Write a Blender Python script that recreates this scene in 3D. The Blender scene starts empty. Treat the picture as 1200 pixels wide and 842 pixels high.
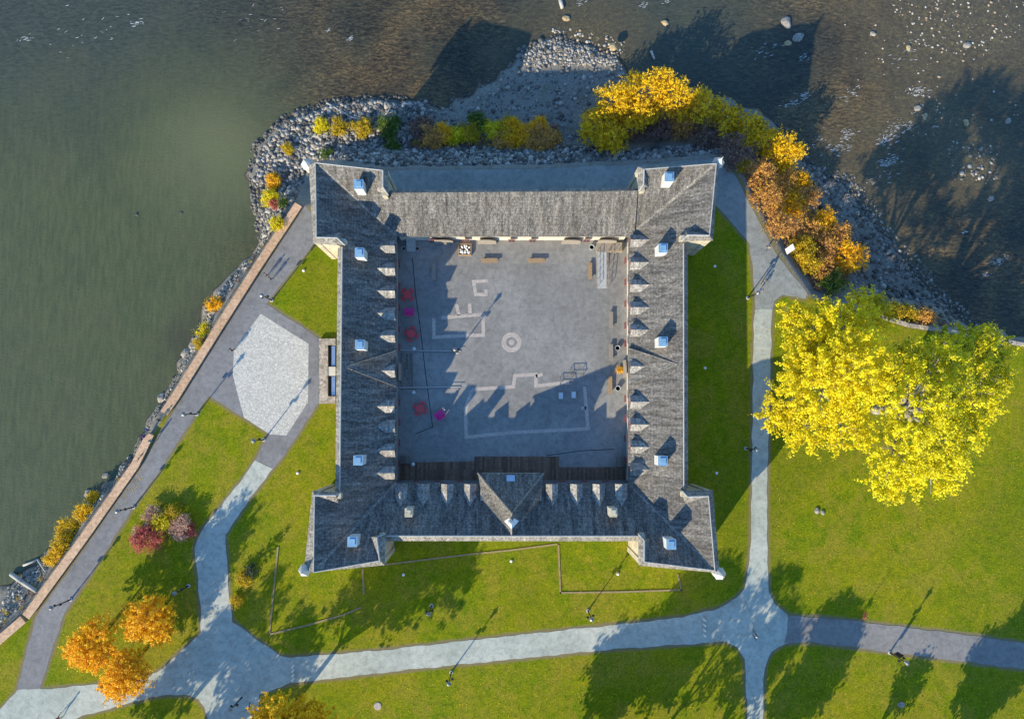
import bpy, bmesh, math, random
import numpy as np
from mathutils import Vector, Matrix
rnd = random.Random(7)
RN = np.random.default_rng(11)
R = math.radians
scene = bpy.context.scene
COL = scene.collection

# ------------------------------------------------------------------ camera, sky, sun, exposure
H = 105.0                    # height of the drone above the lawn, metres
FPX, CX, CY = 800.0, 600.0, 421.0
NAD = (590.0, 488.0)         # where straight-down meets the photograph (the camera leans a little north)
n = Vector(((NAD[0]-CX)/FPX, -(NAD[1]-CY)/FPX, -1.0)).normalized()
zc = -n
xc = (Vector((1, 0, 0)) - n*n.x).normalized()
yc = zc.cross(xc)
ROT = Matrix((xc, yc, zc))   # camera space -> world space
cd = bpy.data.cameras.new('camera')
cam = bpy.data.objects.new('camera', cd); COL.objects.link(cam)
cd.sensor_width = 36; cd.lens = 36*FPX/1200; cd.clip_end = 3000; cd.clip_start = 1
cam.matrix_world = Matrix.Translation((0, 0, H)) @ ROT.to_4x4()
scene.camera = cam

SUN_EL, SUN_AZ = 22.3, 36.5  # elevation; shadows point this many degrees from +Y towards +X
world = bpy.data.worlds.new('World'); scene.world = world; world.use_nodes = True
wn = world.node_tree; wn.nodes.clear()
sky = wn.nodes.new('ShaderNodeTexSky'); sky.sky_type = 'NISHITA'; sky.sun_disc = False
sky.sun_elevation = R(SUN_EL); sky.sun_rotation = R(180+SUN_AZ)
sky.air_density = 1.45; sky.dust_density = 0.1; sky.ozone_density = 8.0
bg = wn.nodes.new('ShaderNodeBackground'); bg.inputs['Strength'].default_value = 0.15
wo = wn.nodes.new('ShaderNodeOutputWorld')
wn.links.new(sky.outputs[0], bg.inputs[0]); wn.links.new(bg.outputs[0], wo.inputs[0])
sd = bpy.data.lights.new('sun', 'SUN'); sd.energy = 3.9; sd.angle = R(0.5); sd.color = (1.0, 0.885, 0.65)
sun = bpy.data.objects.new('sun', sd); COL.objects.link(sun)
SHD = Vector((math.sin(R(SUN_AZ))*math.cos(R(SUN_EL)), math.cos(R(SUN_AZ))*math.cos(R(SUN_EL)), -math.sin(R(SUN_EL))))
sun.rotation_euler = SHD.to_track_quat('-Z', 'Y').to_euler(); sun.location = (-60, -80, 60)
scene.view_settings.view_transform = 'Standard'; scene.view_settings.look = 'None'
scene.view_settings.gamma = 1.0; scene.view_settings.use_curve_mapping = False
scene.view_settings.exposure = 1.06

# ------------------------------------------------------------------ helpers
def ray(px, py):
    return ROT @ Vector(((px-CX)/FPX, -(py-CY)/FPX, -1.0))
def P(px, py, z=0.0):                    # the point at height z seen at photo pixel (px, py)
    d = ray(px, py); t = (z-H)/d.z
    return Vector((d.x*t, d.y*t, z))
def Ps(pts, z=0.0): return [P(a, b, z) for a, b in pts]
def Pn(pts, z=0.0): return np.array([[*P(a, b, z)] for a, b in pts])[:, :2]

def tag(o, label=None, cat=None, group=None, kind=None):
    if label: o['label'] = label
    if cat: o['category'] = cat
    if group: o['group'] = group
    if kind: o['kind'] = kind
    return o
def empty(name, loc, rz=0.0):
    o = bpy.data.objects.new(name, None); COL.objects.link(o)
    o.location = loc; o.rotation_euler = (0, 0, rz); o.empty_display_size = .3
    return o
def thing(name, label, cat, loc, rz=0.0, group=None):
    return tag(empty(name, loc, rz), label, cat, group)
def copy_tree(o, parent=None):
    c = o.copy(); COL.objects.link(c)
    if parent: c.parent = parent
    for ch in list(o.children): copy_tree(ch, c)
    return c

class MB:
    """collects faces, builds ONE mesh object with metre-scaled UVs"""
    def __init__(s): s.v = []; s.f = []; s.m = []
    def add(s, vs, fs, m=0):
        b = len(s.v); s.v += [tuple(x) for x in vs]
        for f in fs: s.f.append([b+i for i in f]); s.m.append(m)
        return s
    def poly(s, pts, m=0): return s.add(pts, [list(range(len(pts)))], m)
    def slab(s, pts, th, m=0, up=Vector((0, 0, 1))):
        """polygon (top face) with thickness th below it"""
        k = len(pts); pts = [Vector(p) for p in pts]
        nn = Vector((0, 0, 0))
        for i in range(k): nn += pts[i].cross(pts[(i+1) % k])
        if nn.z < 0: pts = pts[::-1]
        lo = [p - up*th for p in pts]
        fs = [list(range(k)), [k+i for i in range(k)][::-1]]
        for i in range(k): j = (i+1) % k; fs.append([i, k+i, k+j, j])
        return s.add(pts+lo, fs, m)
    def box(s, c, sz, rz=0.0, m=0, taper=1.0):
        cx, cy, cz = c; a, b, h = sz[0]/2, sz[1]/2, sz[2]
        co, si = math.cos(rz), math.sin(rz); vs = []
        for z, q in ((0, 1), (h, taper)):
            for x, y in ((-a, -b), (a, -b), (a, b), (-a, b)):
                x *= q; y *= q
                vs.append((cx+x*co-y*si, cy+x*si+y*co, cz+z))
        return s.add(vs, [[3, 2, 1, 0], [4, 5, 6, 7], [0, 1, 5, 4], [1, 2, 6, 5], [2, 3, 7, 6], [3, 0, 4, 7]], m)
    def wall(s, p, q, z0, z1, th, side=1, m=0):
        """upright panel from p to q; thickness to the left (side=1) or right"""
        p = Vector((p[0], p[1], 0)); q = Vector((q[0], q[1], 0)); d = (q-p).normalized()
        nn = Vector((-d.y, d.x, 0))*th*side
        b = [p, q, q+nn, p+nn]
        return s.slab([Vector((x.x, x.y, z1)) for x in b], z1-z0, m)
    def bar(s, p, q, r0, r1=None, k=6, m=0):
        p = Vector(p); q = Vector(q); r1 = r0 if r1 is None else r1
        d = (q-p); 
        if d.length < 1e-6: return s
        d.normalize(); a = d.orthogonal().normalized(); b = d.cross(a); vs = []
        for c, r in ((p, r0), (q, r1)):
            for i in range(k):
                t = 2*math.pi*i/k; vs.append(c + a*math.cos(t)*r + b*math.sin(t)*r)
        fs = [[i, (i+1) % k, k+(i+1) % k, k+i] for i in range(k)] + [list(range(k))[::-1], list(range(k, 2*k))]
        return s.add(vs, fs, m)
    def lathe(s, prof, c=(0, 0, 0), k=12, m=0):
        vs = []; fs = []; cx, cy, cz = c
        for r, z in prof:
            for i in range(k):
                t = 2*math.pi*i/k; vs.append((cx+r*math.cos(t), cy+r*math.sin(t), cz+z))
        for j in range(len(prof)-1):
            for i in range(k): fs.append([j*k+i, j*k+(i+1) % k, (j+1)*k+(i+1) % k, (j+1)*k+i])
        fs += [list(range(k))[::-1], [(len(prof)-1)*k+i for i in range(k)]]
        return s.add(vs, fs, m)
    def torus(s, c, axis, R0, r, k=20, q=6, m=0):
        c = Vector(c); axis = Vector(axis).normalized(); a = axis.orthogonal().normalized(); b = axis.cross(a); vs = []; fs = []
        for i in range(k):
            t = 2*math.pi*i/k; dr = a*math.cos(t)+b*math.sin(t)
            for j in range(q):
                u = 2*math.pi*j/q; vs.append(c + dr*(R0+r*math.cos(u)) + axis*r*math.sin(u))
        for i in range(k):
            for j in range(q): fs.append([i*q+j, ((i+1) % k)*q+j, ((i+1) % k)*q+(j+1) % q, i*q+(j+1) % q])
        return s.add(vs, fs, m)
    def build(s, name, mats, parent=None, world=False, origin=None, smooth=False):
        off = Vector((0, 0, 0))
        if world and parent is not None:
            r = parent
            while r.parent: r = r.parent
            off = Vector(r.location)
        if origin is not None: off = Vector(origin)
        me = bpy.data.meshes.new(name)
        me.from_pydata([(x-off.x, y-off.y, z-off.z) for x, y, z in s.v], [], s.f)
        if not isinstance(mats, (list, tuple)): mats = [mats]
        for m in mats: me.materials.append(m)
        me.polygons.foreach_set('material_index', s.m)
        if smooth: me.polygons.foreach_set('use_smooth', [True]*len(s.f))
        uv = me.uv_layers.new(name='UVMap')
        buf = []
        V3 = s.v
        for f, p in zip(s.f, me.polygons):
            nr = p.normal
            if abs(nr.z) > .995 or nr.length < .5: u = Vector((1, 0, 0)); w = Vector((0, 1, 0))
            else:
                u = Vector((-nr.y, nr.x, 0)).normalized(); w = nr.cross(u)
            for i in f:
                c = Vector(V3[i]); buf += [c.dot(u), c.dot(w)]
        uv.data.foreach_set('uv', buf)
        me.update()
        o = bpy.data.objects.new(name, me); COL.objects.link(o)
        if origin is not None: o.location = origin
        if parent is not None: o.parent = parent
        return o

# ------------------------------------------------------------------ materials
def newmat(name):
    m = bpy.data.materials.new(name); m.use_nodes = True; nt = m.node_tree
    return m, nt, nt.nodes['Principled BSDF']
def nd(nt, t, **kw):
    x = nt.nodes.new(t)
    for k, v in kw.items():
        if k in x.inputs: x.inputs[k].default_value = v
        else: setattr(x, k, v)
    return x
def ramp(nt, src, stops):
    r = nt.nodes.new('ShaderNodeValToRGB'); e = r.color_ramp.elements
    while len(e) < len(stops): e.new(.5)
    for q, (p, c) in zip(e, stops):
        q.position = p; q.color = (*c, 1) if len(c) == 3 else c
    nt.links.new(src, r.inputs[0]); return r.outputs[0]
def mix(nt, f, a, b, mode='MIX'):
    x = nt.nodes.new('ShaderNodeMix'); x.data_type = 'RGBA'; x.blend_type = mode
    for i, v in ((0, f), (6, a), (7, b)):
        if hasattr(v, 'links') or hasattr(v, 'is_linked'): nt.links.new(v, x.inputs[i])
        elif isinstance(v, (int, float)): x.inputs[i].default_value = v
        else: x.inputs[i].default_value = (*v, 1)
    return x.outputs[2]
def noise(nt, co, scale, detail=4, rough=.6, dist=0):
    x = nd(nt, 'ShaderNodeTexNoise', Scale=scale, Detail=detail, Roughness=rough, Distortion=dist)
    if co is not None: nt.links.new(co, x.inputs['Vector'])
    return x.outputs['Fac']
def coords(nt, kind='Object', scale=None):
    tc = nt.nodes.new('ShaderNodeTexCoord'); o = tc.outputs[kind]
    if scale:
        mp = nt.nodes.new('ShaderNodeMapping'); mp.inputs['Scale'].default_value = scale
        nt.links.new(o, mp.inputs[0]); o = mp.outputs[0]
    return o
def bump(nt, bsdf, h, strength=.4, dist=.05):
    b = nt.nodes.new('ShaderNodeBump'); b.inputs['Strength'].default_value = strength; b.inputs['Distance'].default_value = dist
    nt.links.new(h, b.inputs['Height']); nt.links.new(b.outputs[0], bsdf.inputs['Normal'])
def pm(name, c1, c2, scale=3.0, rough=.8, metal=0.0, bstr=.3, big=None, kind='Object'):
    m, nt, b = newmat(name); co = coords(nt, kind)
    f = noise(nt, co, scale, 6, .65)
    c = ramp(nt, f, [(.32, c1), (.68, c2)])
    if big:
        f2 = noise(nt, co, big[0], 4, .6)
        c = mix(nt, ramp(nt, f2, [(.42, (0, 0, 0)), (.66, (1, 1, 1))]), c, big[1])
    nt.links.new(c, b.inputs['Base Color']); b.inputs['Roughness'].default_value = rough; b.inputs['Metallic'].default_value = metal
    if bstr: bump(nt, b, f, bstr, .03)
    return m

def shingle(name, tones, wear, row=.42, wide=.34):
    m, nt, b = newmat(name)
    uv = coords(nt, 'UV')
    br = nd(nt, 'ShaderNodeTexBrick', Scale=1.0)
    br.inputs['Brick Width'].default_value = wide; br.inputs['Row Height'].default_value = row
    br.inputs['Mortar Size'].default_value = .03; br.inputs['Bias'].default_value = 0.0
    br.inputs['Color1'].default_value = (*tones[0], 1); br.inputs['Color2'].default_value = (*tones[1], 1)
    br.inputs['Mortar'].default_value = (*[t*.42 for t in tones[0]], 1)
    nt.links.new(uv, br.inputs[0])
    st = coords(nt, 'UV', (1.9, .33, 1)); f = noise(nt, st, 1.0, 7, .75)
    c = mix(nt, ramp(nt, f, [(.35, (0, 0, 0)), (.72, (1, 1, 1))]), br.outputs['Color'], wear)
    f3 = noise(nt, coords(nt, 'UV', (1, .8, 1)), 3.1, 4, .8)
    c = mix(nt, 1.0, c, ramp(nt, f3, [(.32, (.30, .30, .31)), (.5, (.9, .9, .88)), (.68, (1.75, 1.7, 1.62))]), 'MULTIPLY')
    fm = noise(nt, uv, .16, 4, .6)
    c = mix(nt, ramp(nt, fm, [(.5, (0, 0, 0)), (.75, (.5, .5, .5))]), c, (.10, .078, .05))
    fs = noise(nt, coords(nt, 'UV', (.9, .10, 1)), 1.0, 5, .7); c = mix(nt, 1.0, c, ramp(nt, fs, [(.34, (.62, .62, .63)), (.5, (1, 1, 1)), (.66, (1.35, 1.33, 1.28))]), 'MULTIPLY')
    nt.links.new(c, b.inputs['Base Color']); b.inputs['Roughness'].default_value = .85
    bump(nt, b, br.outputs['Fac'], .5, -.03)
    return m

M = {}
M['roof'] = shingle('weathered_cedar_shingles', ((.036, .033, .030), (.125, .114, .103)), (.235, .218, .20))
M['ridge'] = shingle('ridge_shingles', ((.14, .125, .108), (.24, .22, .195)), (.31, .29, .265))
M['dormer_roof'] = shingle('pale_dormer_shingles', ((.20, .185, .165), (.36, .335, .305)), (.44, .41, .375), .25, .25)
M['lead'] = pm('lead_flashing', (.30, .30, .29), (.44, .44, .42), 4, .6, .1)
M['dormer_side'] = pm('weathered_white_boards', (.50, .475, .435), (.66, .635, .59), 4, .8)
M['chimney_white'] = pm('weathered_limewash', (.46, .45, .42), (.64, .625, .60), 2.5, .85)
M['turret'] = pm('pale_turret_metal', (.46, .46, .45), (.62, .62, .60), 3, .5, .2)
def stone(name, a, b_, mort, sc=1.6):
    m, nt, b = newmat(name); co = coords(nt, 'Object')
    v = nd(nt, 'ShaderNodeTexVoronoi', Scale=sc); nt.links.new(co, v.inputs['Vector'])
    v2 = nd(nt, 'ShaderNodeTexVoronoi', Scale=sc); v2.feature = 'DISTANCE_TO_EDGE'; nt.links.new(co, v2.inputs['Vector'])
    sep = nt.nodes.new('ShaderNodeSeparateColor'); nt.links.new(v.outputs['Color'], sep.inputs[0])
    c = mix(nt, sep.outputs[0], a, b_)
    c = mix(nt, ramp(nt, v2.outputs['Distance'], [(.0, (1, 1, 1)), (.06, (0, 0, 0))]), c, mort)
    f = noise(nt, co, 5, 5); c = mix(nt, 1.0, c, ramp(nt, f, [(.3, (.75, .75, .75)), (.7, (1.2, 1.2, 1.2))]), 'MULTIPLY')
    nt.links.new(c, b.inputs['Base Color']); b.inputs['Roughness'].default_value = .9
    bump(nt, b, v2.outputs['Distance'], .5, .05)
    return m
M['stone'] = stone('limestone_rubble', (.36, .31, .22), (.52, .46, .34), (.48, .44, .35))
M['stone_dry'] = stone('fieldstone', (.22, .18, .14), (.5, .42, .34), (.3, .26, .2), 2.2)
M['plaster'] = pm('cream_plaster', (.50, .45, .36), (.60, .55, .46), 1.5, .9)
M['white_paint'] = pm('white_paint', (.66, .66, .64), (.78, .77, .75), 3, .6)
M['red_paint'] = pm('red_trim_paint', (.26, .06, .055), (.36, .10, .09), 4, .6)
M['glass'] = pm('window_glass', (.02, .03, .035), (.04, .05, .055), 2, .08, 0, 0)
M['cap_metal'] = pm('galvanised_cap', (.62, .66, .70), (.74, .78, .82), 1.2, .22, .85, .05)
M['blue_cap'] = pm('sky_tinted_cap', (.16, .30, .43), (.24, .40, .54), 1.2, .3, .1, .05)  # blue reflection of the sky on the caps, put into their base colour
M['black_metal'] = pm('black_iron', (.012, .012, .013), (.03, .03, .03), 6, .5, .4)
M['grey_metal'] = pm('grey_steel', (.16, .17, .18), (.26, .27, .28), 6, .45, .6)
M['lantern'] = pm('frosted_lantern', (.42, .45, .46), (.58, .60, .60), 6, .3)
M['concrete_base'] = pm('concrete_footing', (.36, .35, .33), (.5, .49, .46), 5, .9)
M['wood_bench'] = pm('oiled_bench_wood', (.26, .16, .08), (.40, .27, .15), 5, .7)
M['wood_grey'] = pm('weathered_wood', (.20, .165, .13), (.33, .29, .24), 6, .85)
M['red_table'] = pm('red_table_paint', (.52, .04, .05), (.64, .07, .075), 4, .5)
M['pink_paint'] = pm('magenta_paint', (.62, .015, .20), (.74, .03, .27), 4, .5)
M['soil'] = pm('planter_soil', (.05, .035, .022), (.10, .075, .05), 8, .95)
M['bark'] = pm('bark', (.07, .05, .035), (.16, .12, .09), 7, .95)
M['bark_pale'] = pm('pale_bark', (.20, .18, .15), (.38, .35, .30), 6, .95)
M['driftwood'] = pm('driftwood', (.30, .28, .25), (.48, .45, .41), 5, .9)
M['boulder'] = pm('river_boulder', (.15, .13, .11), (.38, .35, .31), 2.2, .85, 0, .6)
M['boulder_dark'] = pm('submerged_boulder', (.03, .036, .024), (.055, .065, .042), 2.2, .6, 0, .4)
M['boulder_ochre'] = pm('ochre_boulder', (.24, .17, .08), (.48, .38, .22), 2.2, .85, 0, .6)
M['sign_white'] = pm('white_board', (.72, .72, .72), (.8, .8, .8), 2, .5)

def planks(name, a, b_, width=.2, length=3.0, axis='x'):
    m, nt, b = newmat(name); co = coords(nt, 'UV')
    mp = nt.nodes.new('ShaderNodeMapping'); nt.links.new(co, mp.inputs[0])
    if axis == 'y': mp.inputs['Rotation'].default_value = (0, 0, math.pi/2)
    br = nd(nt, 'ShaderNodeTexBrick', Scale=1.0); nt.links.new(mp.outputs[0], br.inputs[0])
    br.inputs['Brick Width'].default_value = length; br.inputs['Row Height'].default_value = width; br.inputs['Mortar Size'].default_value = .012
    br.inputs['Color1'].default_value = (*a, 1); br.inputs['Color2'].default_value = (*b_, 1); br.inputs['Mortar'].default_value = (*[x*.35 for x in a], 1)
    f = noise(nt, co, 2.0, 6, .7)
    c = mix(nt, 1.0, br.outputs['Color'], ramp(nt, f, [(.3, (.6, .6, .6)), (.7, (1.4, 1.35, 1.3))]), 'MULTIPLY')
    nt.links.new(c, b.inputs['Base Color']); b.inputs['Roughness'].default_value = .8
    return m
M['boardwalk'] = planks('brown_boardwalk_planks', (.095, .055, .035), (.19, .12, .08), .32, 4.0, 'y')
M['deck_grey'] = planks('grey_deck_planks', (.12, .11, .10), (.22, .20, .175), .32, 2.4, 'y')
M['coping'] = planks('tan_wall_coping', (.46, .29, .17), (.56, .37, .235), 3.0, 3.0, 'x')

def asphalt(name, a, b_, patch, pale):
    m, nt, b = newmat(name); co = coords(nt, 'Object')
    f = noise(nt, co, .33, 6, .65, .3); g = noise(nt, co, 9, 4, .8); l = noise(nt, co, .09, 3, .5)
    c = ramp(nt, f, [(.3, a), (.7, b_)])
    c = mix(nt, ramp(nt, l, [(.45, (0, 0, 0)), (.62, (.8, .8, .8))]), c, patch)
    st = noise(nt, co, 1.1, 8, .8, .5); c = mix(nt, 1.0, c, ramp(nt, st, [(.32, (.66, .65, .64)), (.5, (1, 1, 1)), (.68, (1.26, 1.24, 1.21))]), 'MULTIPLY')
    sv = noise(nt, coords(nt, 'Object', (.25, 1.0, 1)), .5, 5, .7, .4); c = mix(nt, ramp(nt, sv, [(.56, (0, 0, 0)), (.7, (.45, .45, .45))]), c, [x*.72 for x in a])
    c = mix(nt, ramp(nt, g, [(.62, (0, 0, 0)), (.78, (.5, .5, .5))]), c, pale)
    v = nd(nt, 'ShaderNodeTexVoronoi', Scale=.22); v.feature = 'DISTANCE_TO_EDGE'
    dn = nt.nodes.new('ShaderNodeVectorMath'); dn.operation = 'ADD'
    nc = nd(nt, 'ShaderNodeTexNoise', Scale=.6, Detail=4.0); nt.links.new(co, nc.inputs[0])
    nt.links.new(co, dn.inputs[0]); nt.links.new(nc.outputs['Color'], dn.inputs[1]); nt.links.new(dn.outputs[0], v.inputs['Vector'])
    c = mix(nt, ramp(nt, v.outputs['Distance'], [(.0, (.16, .16, .16)), (.008, (0, 0, 0))]), c, [x*.55 for x in a])
    nt.links.new(c, b.inputs['Base Color']); b.inputs['Roughness'].default_value = .9
    bump(nt, b, g, .25, .02)
    return m
M['court'] = asphalt('courtyard_asphalt', (.178, .172, .160), (.222, .215, .200), (.265, .256, .238), (.30, .29, .268))
M['asphalt'] = asphalt('promenade_asphalt', (.165, .160, .158), (.20, .195, .192), (.215, .21, .208), (.25, .245, .24))
M['concrete'] = asphalt('pale_path', (.31, .33, .28), (.41, .43, .37), (.44, .45, .385), (.46, .455, .40))
M['darkpath'] = asphalt('worn_path', (.175, .165, .155), (.215, .205, .195), (.235, .22, .205), (.28, .265, .25))
M['midpath'] = asphalt('worn_grey_path', (.205, .212, .196), (.255, .262, .242), (.28, .285, .262), (.31, .31, .285))
M['court_stone'] = stone('pale_inlay_stone', (.38, .32, .275), (.47, .41, .36), (.34, .3, .26), 3.0)
M['cobble'] = stone('pale_cobbles', (.40, .38, .335), (.60, .57, .495), (.36, .34, .295), 4.0)
M['edging'] = pm('stone_edging', (.22, .16, .075), (.33, .25, .13), 3, .95)

def leafmat(name, stops, trans=.35):
    m, nt, b = newmat(name)
    at = nt.nodes.new('ShaderNodeAttribute'); at.attribute_name = 'tone'
    c = ramp(nt, at.outputs['Fac'], stops)
    nt.links.new(c, b.inputs['Base Color']); b.inputs['Roughness'].default_value = .65
    tr = nt.nodes.new('ShaderNodeBsdfTranslucent'); nt.links.new(c, tr.inputs[0])
    mx = nt.nodes.new('ShaderNodeMixShader'); mx.inputs[0].default_value = trans
    out = nt.nodes['Material Output']
    nt.links.new(b.outputs[0], mx.inputs[1]); nt.links.new(tr.outputs[0], mx.inputs[2]); nt.links.new(mx.outputs[0], out.inputs[0])
    return m
LM = {
 'yellow': leafmat('golden_leaves', [(0, (.20, .18, .004)), (.3, (.58, .48, .004)), (.65, (.84, .69, .005)), (1, (.92, .80, .006))]),
 'yellowgreen': leafmat('yellow_green_leaves', [(0, (.12, .15, .004)), (.3, (.42, .40, .004)), (.6, (.80, .69, .005)), (1, (.90, .80, .006))]),
 'orange': leafmat('orange_leaves', [(0, (.34, .24, .005)), (.25, (.80, .40, .004)), (.65, (.92, .53, .004)), (1, (.94, .66, .006))]),
 'gold': leafmat('golden_willow_leaves', [(0, (.26, .18, .006)), (.3, (.66, .43, .005)), (.65, (.88, .58, .005)), (1, (.92, .66, .006))]),
 'olive': leafmat('olive_yellow_leaves', [(0, (.16, .13, .008)), (.4, (.46, .33, .008)), (.75, (.70, .48, .008)), (1, (.80, .55, .008))]),
 'rust': leafmat('rust_leaves', [(0, (.16, .09, .045)), (.35, (.50, .26, .09)), (.7, (.76, .40, .08)), (1, (.86, .56, .04))]),
 'brown': leafmat('bare_brown_twigs', [(0, (.09, .055, .045)), (.5, (.24, .14, .11)), (1, (.38, .24, .17))]),
 'green': leafmat('green_leaves', [(0, (.03, .06, .008)), (.5, (.09, .15, .012)), (1, (.18, .26, .02))]),
 'conifer': leafmat('dark_conifer', [(0, (.01, .02, .008)), (.6, (.025, .05, .015)), (1, (.05, .08, .02))], .1),
 'red': leafmat('red_leaves', [(0, (.22, .04, .035)), (.5, (.56, .11, .09)), (1, (.68, .26, .17))]),
 'pink': leafmat('mauve_twigs', [(0, (.22, .12, .09)), (.5, (.60, .34, .24)), (1, (.74, .55, .42))]),
}

# ------------------------------------------------------------------ terrain
TOPpx = [(-330, 1150), (0, 744), (33, 712), (95, 628), (155, 545), (200, 470), (250, 388), (295, 318), (343, 240), (366, 240), (378, 226), (384, 208),
         (402, 199), (455, 198), (620, 196), (745, 191), (840, 183), (866, 200), (888, 240), (918, 295), (952, 346), (1000, 362), (1040, 373),
         (1065, 381), (1200, 404), (1900, 540)]
WATpx = [(-380, 1080), (0, 688), (40, 660), (72, 628), (104, 588), (140, 553), (165, 512), (190, 468), (212, 425), (232, 385), (246, 350), (262, 326), (292, 298), (306, 283),
         (300, 252), (291, 205), (299, 170), (330, 140), (372, 122), (430, 114), (478, 117), (515, 124), (552, 108), (588, 86), (604, 62), (622, 48), (660, 42), (722, 64), (738, 92),
         (776, 100), (850, 112), (905, 140), (948, 190), (990, 215), (1040, 280), (1080, 330), (1125, 378), (1200, 398), (1900, 532)]
FAR = [(3000, 1500), (3000, 4000), (-2500, 4000), (-2500, 1150)]
ZW = -4.6
def bigfar(z): return []
def rough(line, amp, step=1.3):
    out = []
    for a, b in zip(line[:-1], line[1:]):
        L = np.hypot(*(b-a)); k = max(1, int(min(L, 60)/step)); nn = np.array([-(b-a)[1], (b-a)[0]])/max(L, 1e-6)
        for i in range(k):
            p = a+(b-a)*i/k; out.append(p+nn*amp*(math.sin(p[0]*.9+1.3)*math.cos(p[1]*1.1)+.6*math.sin(p[0]*2.3+p[1]*1.7)))
    out.append(line[-1]); return np.array(out)
WLINE = rough(Pn(WATpx, ZW), .55)
TOP = np.vstack([Pn(TOPpx, 0), [[800, -60], [800, -800], [-800, -800], [-250, -300]]])
WAT = np.vstack([WLINE, [[800, -55], [800, -800], [-800, -800], [-260, -290]]])
NTOP, NWAT = len(TOPpx), len(WLINE)
def inside(poly, x, y):
    r = np.zeros(x.shape, bool); j = len(poly)-1
    for i in range(len(poly)):
        xi, yi = poly[i]; xj, yj = poly[j]
        c = ((yi > y) != (yj > y)) & (x < (xj-xi)*(y-yi)/((yj-yi) if yj != yi else 1e-9)+xi)
        r ^= c; j = i
    return r
def dist(line, x, y, closed=False):
    d = np.full(x.shape, 1e9); k = len(line)
    for i in range(k if closed else k-1):
        a = line[i]; b = line[(i+1) % k]; e = b-a; L = max((e**2).sum(), 1e-9)
        t = np.clip(((x-a[0])*e[0]+(y-a[1])*e[1])/L, 0, 1)
        d = np.minimum(d, np.hypot(x-a[0]-t*e[0], y-a[1]-t*e[1]))
    return d
def height(x, y):
    x = np.asarray(x, float); y = np.asarray(y, float)
    it = inside(TOP, x, y); iw = inside(WAT, x, y)
    dt = dist(TOP[:NTOP], x, y); dw = dist(WAT[:NWAT], x, y)
    lin = ZW*dt/(dt+dw+1e-6); fast = np.maximum(-4.2, -.8*dt)
    h = np.where(iw, np.minimum(lin, fast), ZW-.12*dw)
    h = np.maximum(h, -7.0)
    return np.where(it, 0.0, h)
def hz(x, y): return float(height(np.array([x]), np.array([y]))[0])

# paths, in photo pixels on the lawn plane
PROM = [(357, 240), (366, 252), (367, 286), (312, 356), (374, 396), (374, 471), (333, 533), (320, 549), (299, 538.6), (315, 507.5), (286, 489), (244, 463), (187, 551), (161, 587), (104, 676),
        (75, 719), (46.6, 807), (20, 808), (28, 775), (38, 737), (42, 722), (106, 632), (166, 545), (212, 467), (262, 386), (306, 318)]
JUNC = [(299, 538.6), (320, 549), (290, 588), (264, 626), (266, 655), (267, 680), (272, 728), (300, 748), (328, 768), (340, 770), (341, 800), (304, 813), (298, 900), (246, 900), (244, 842), (240, 828),
        (232, 818), (220, 814), (200, 813), (179, 816), (97, 838), (0, 880), (-60, 900), (20, 808), (46.6, 807), (95, 803), (150, 797), (185, 787), (236, 741), (234, 700), (228, 642), (235, 622), (285, 560)]
NPATH = [(885, 345), (879, 286), (862, 266), (840, 241), (815, 215), (745, 226), (455, 232), (440, 205), (452, 200), (620, 198), (745, 193), (842, 185), (862, 205), (882, 246), (912, 300), (946, 343), (944, 350), (918, 345), (907, 352), (905, 362), (884.6, 362)]
SOUTH = [(340, 770), (450, 761), (520, 753), (651, 738.7), (747, 729), (800, 722.7), (843, 712), (862, 701), (872.7, 689), (877, 665), (880, 640), (881, 560), (883, 400), (884.5, 362.3), (905, 362.3), (904, 380), (902, 480), (899, 560), (899, 640), (900.8, 692.5), (908, 708), (923.5, 720.5), (990, 725.8),
         (1147, 745), (1200, 753.7), (1500, 800), (1500, 836), (1200, 783.5), (1046, 764), (955, 752), (920, 753), (904, 763), (895.5, 782), (893.8, 842), (892, 900), (877, 900), (876, 842), (872.8, 772), (864, 757), (850, 751), (800, 754.7), (720, 760), (480, 784), (341, 800)]
COURT = [(461, 272), (742, 272), (741, 572), (460, 572)]
pathpolys = [Pn(q) for q in (PROM, JUNC, SOUTH, NPATH)]

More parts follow.
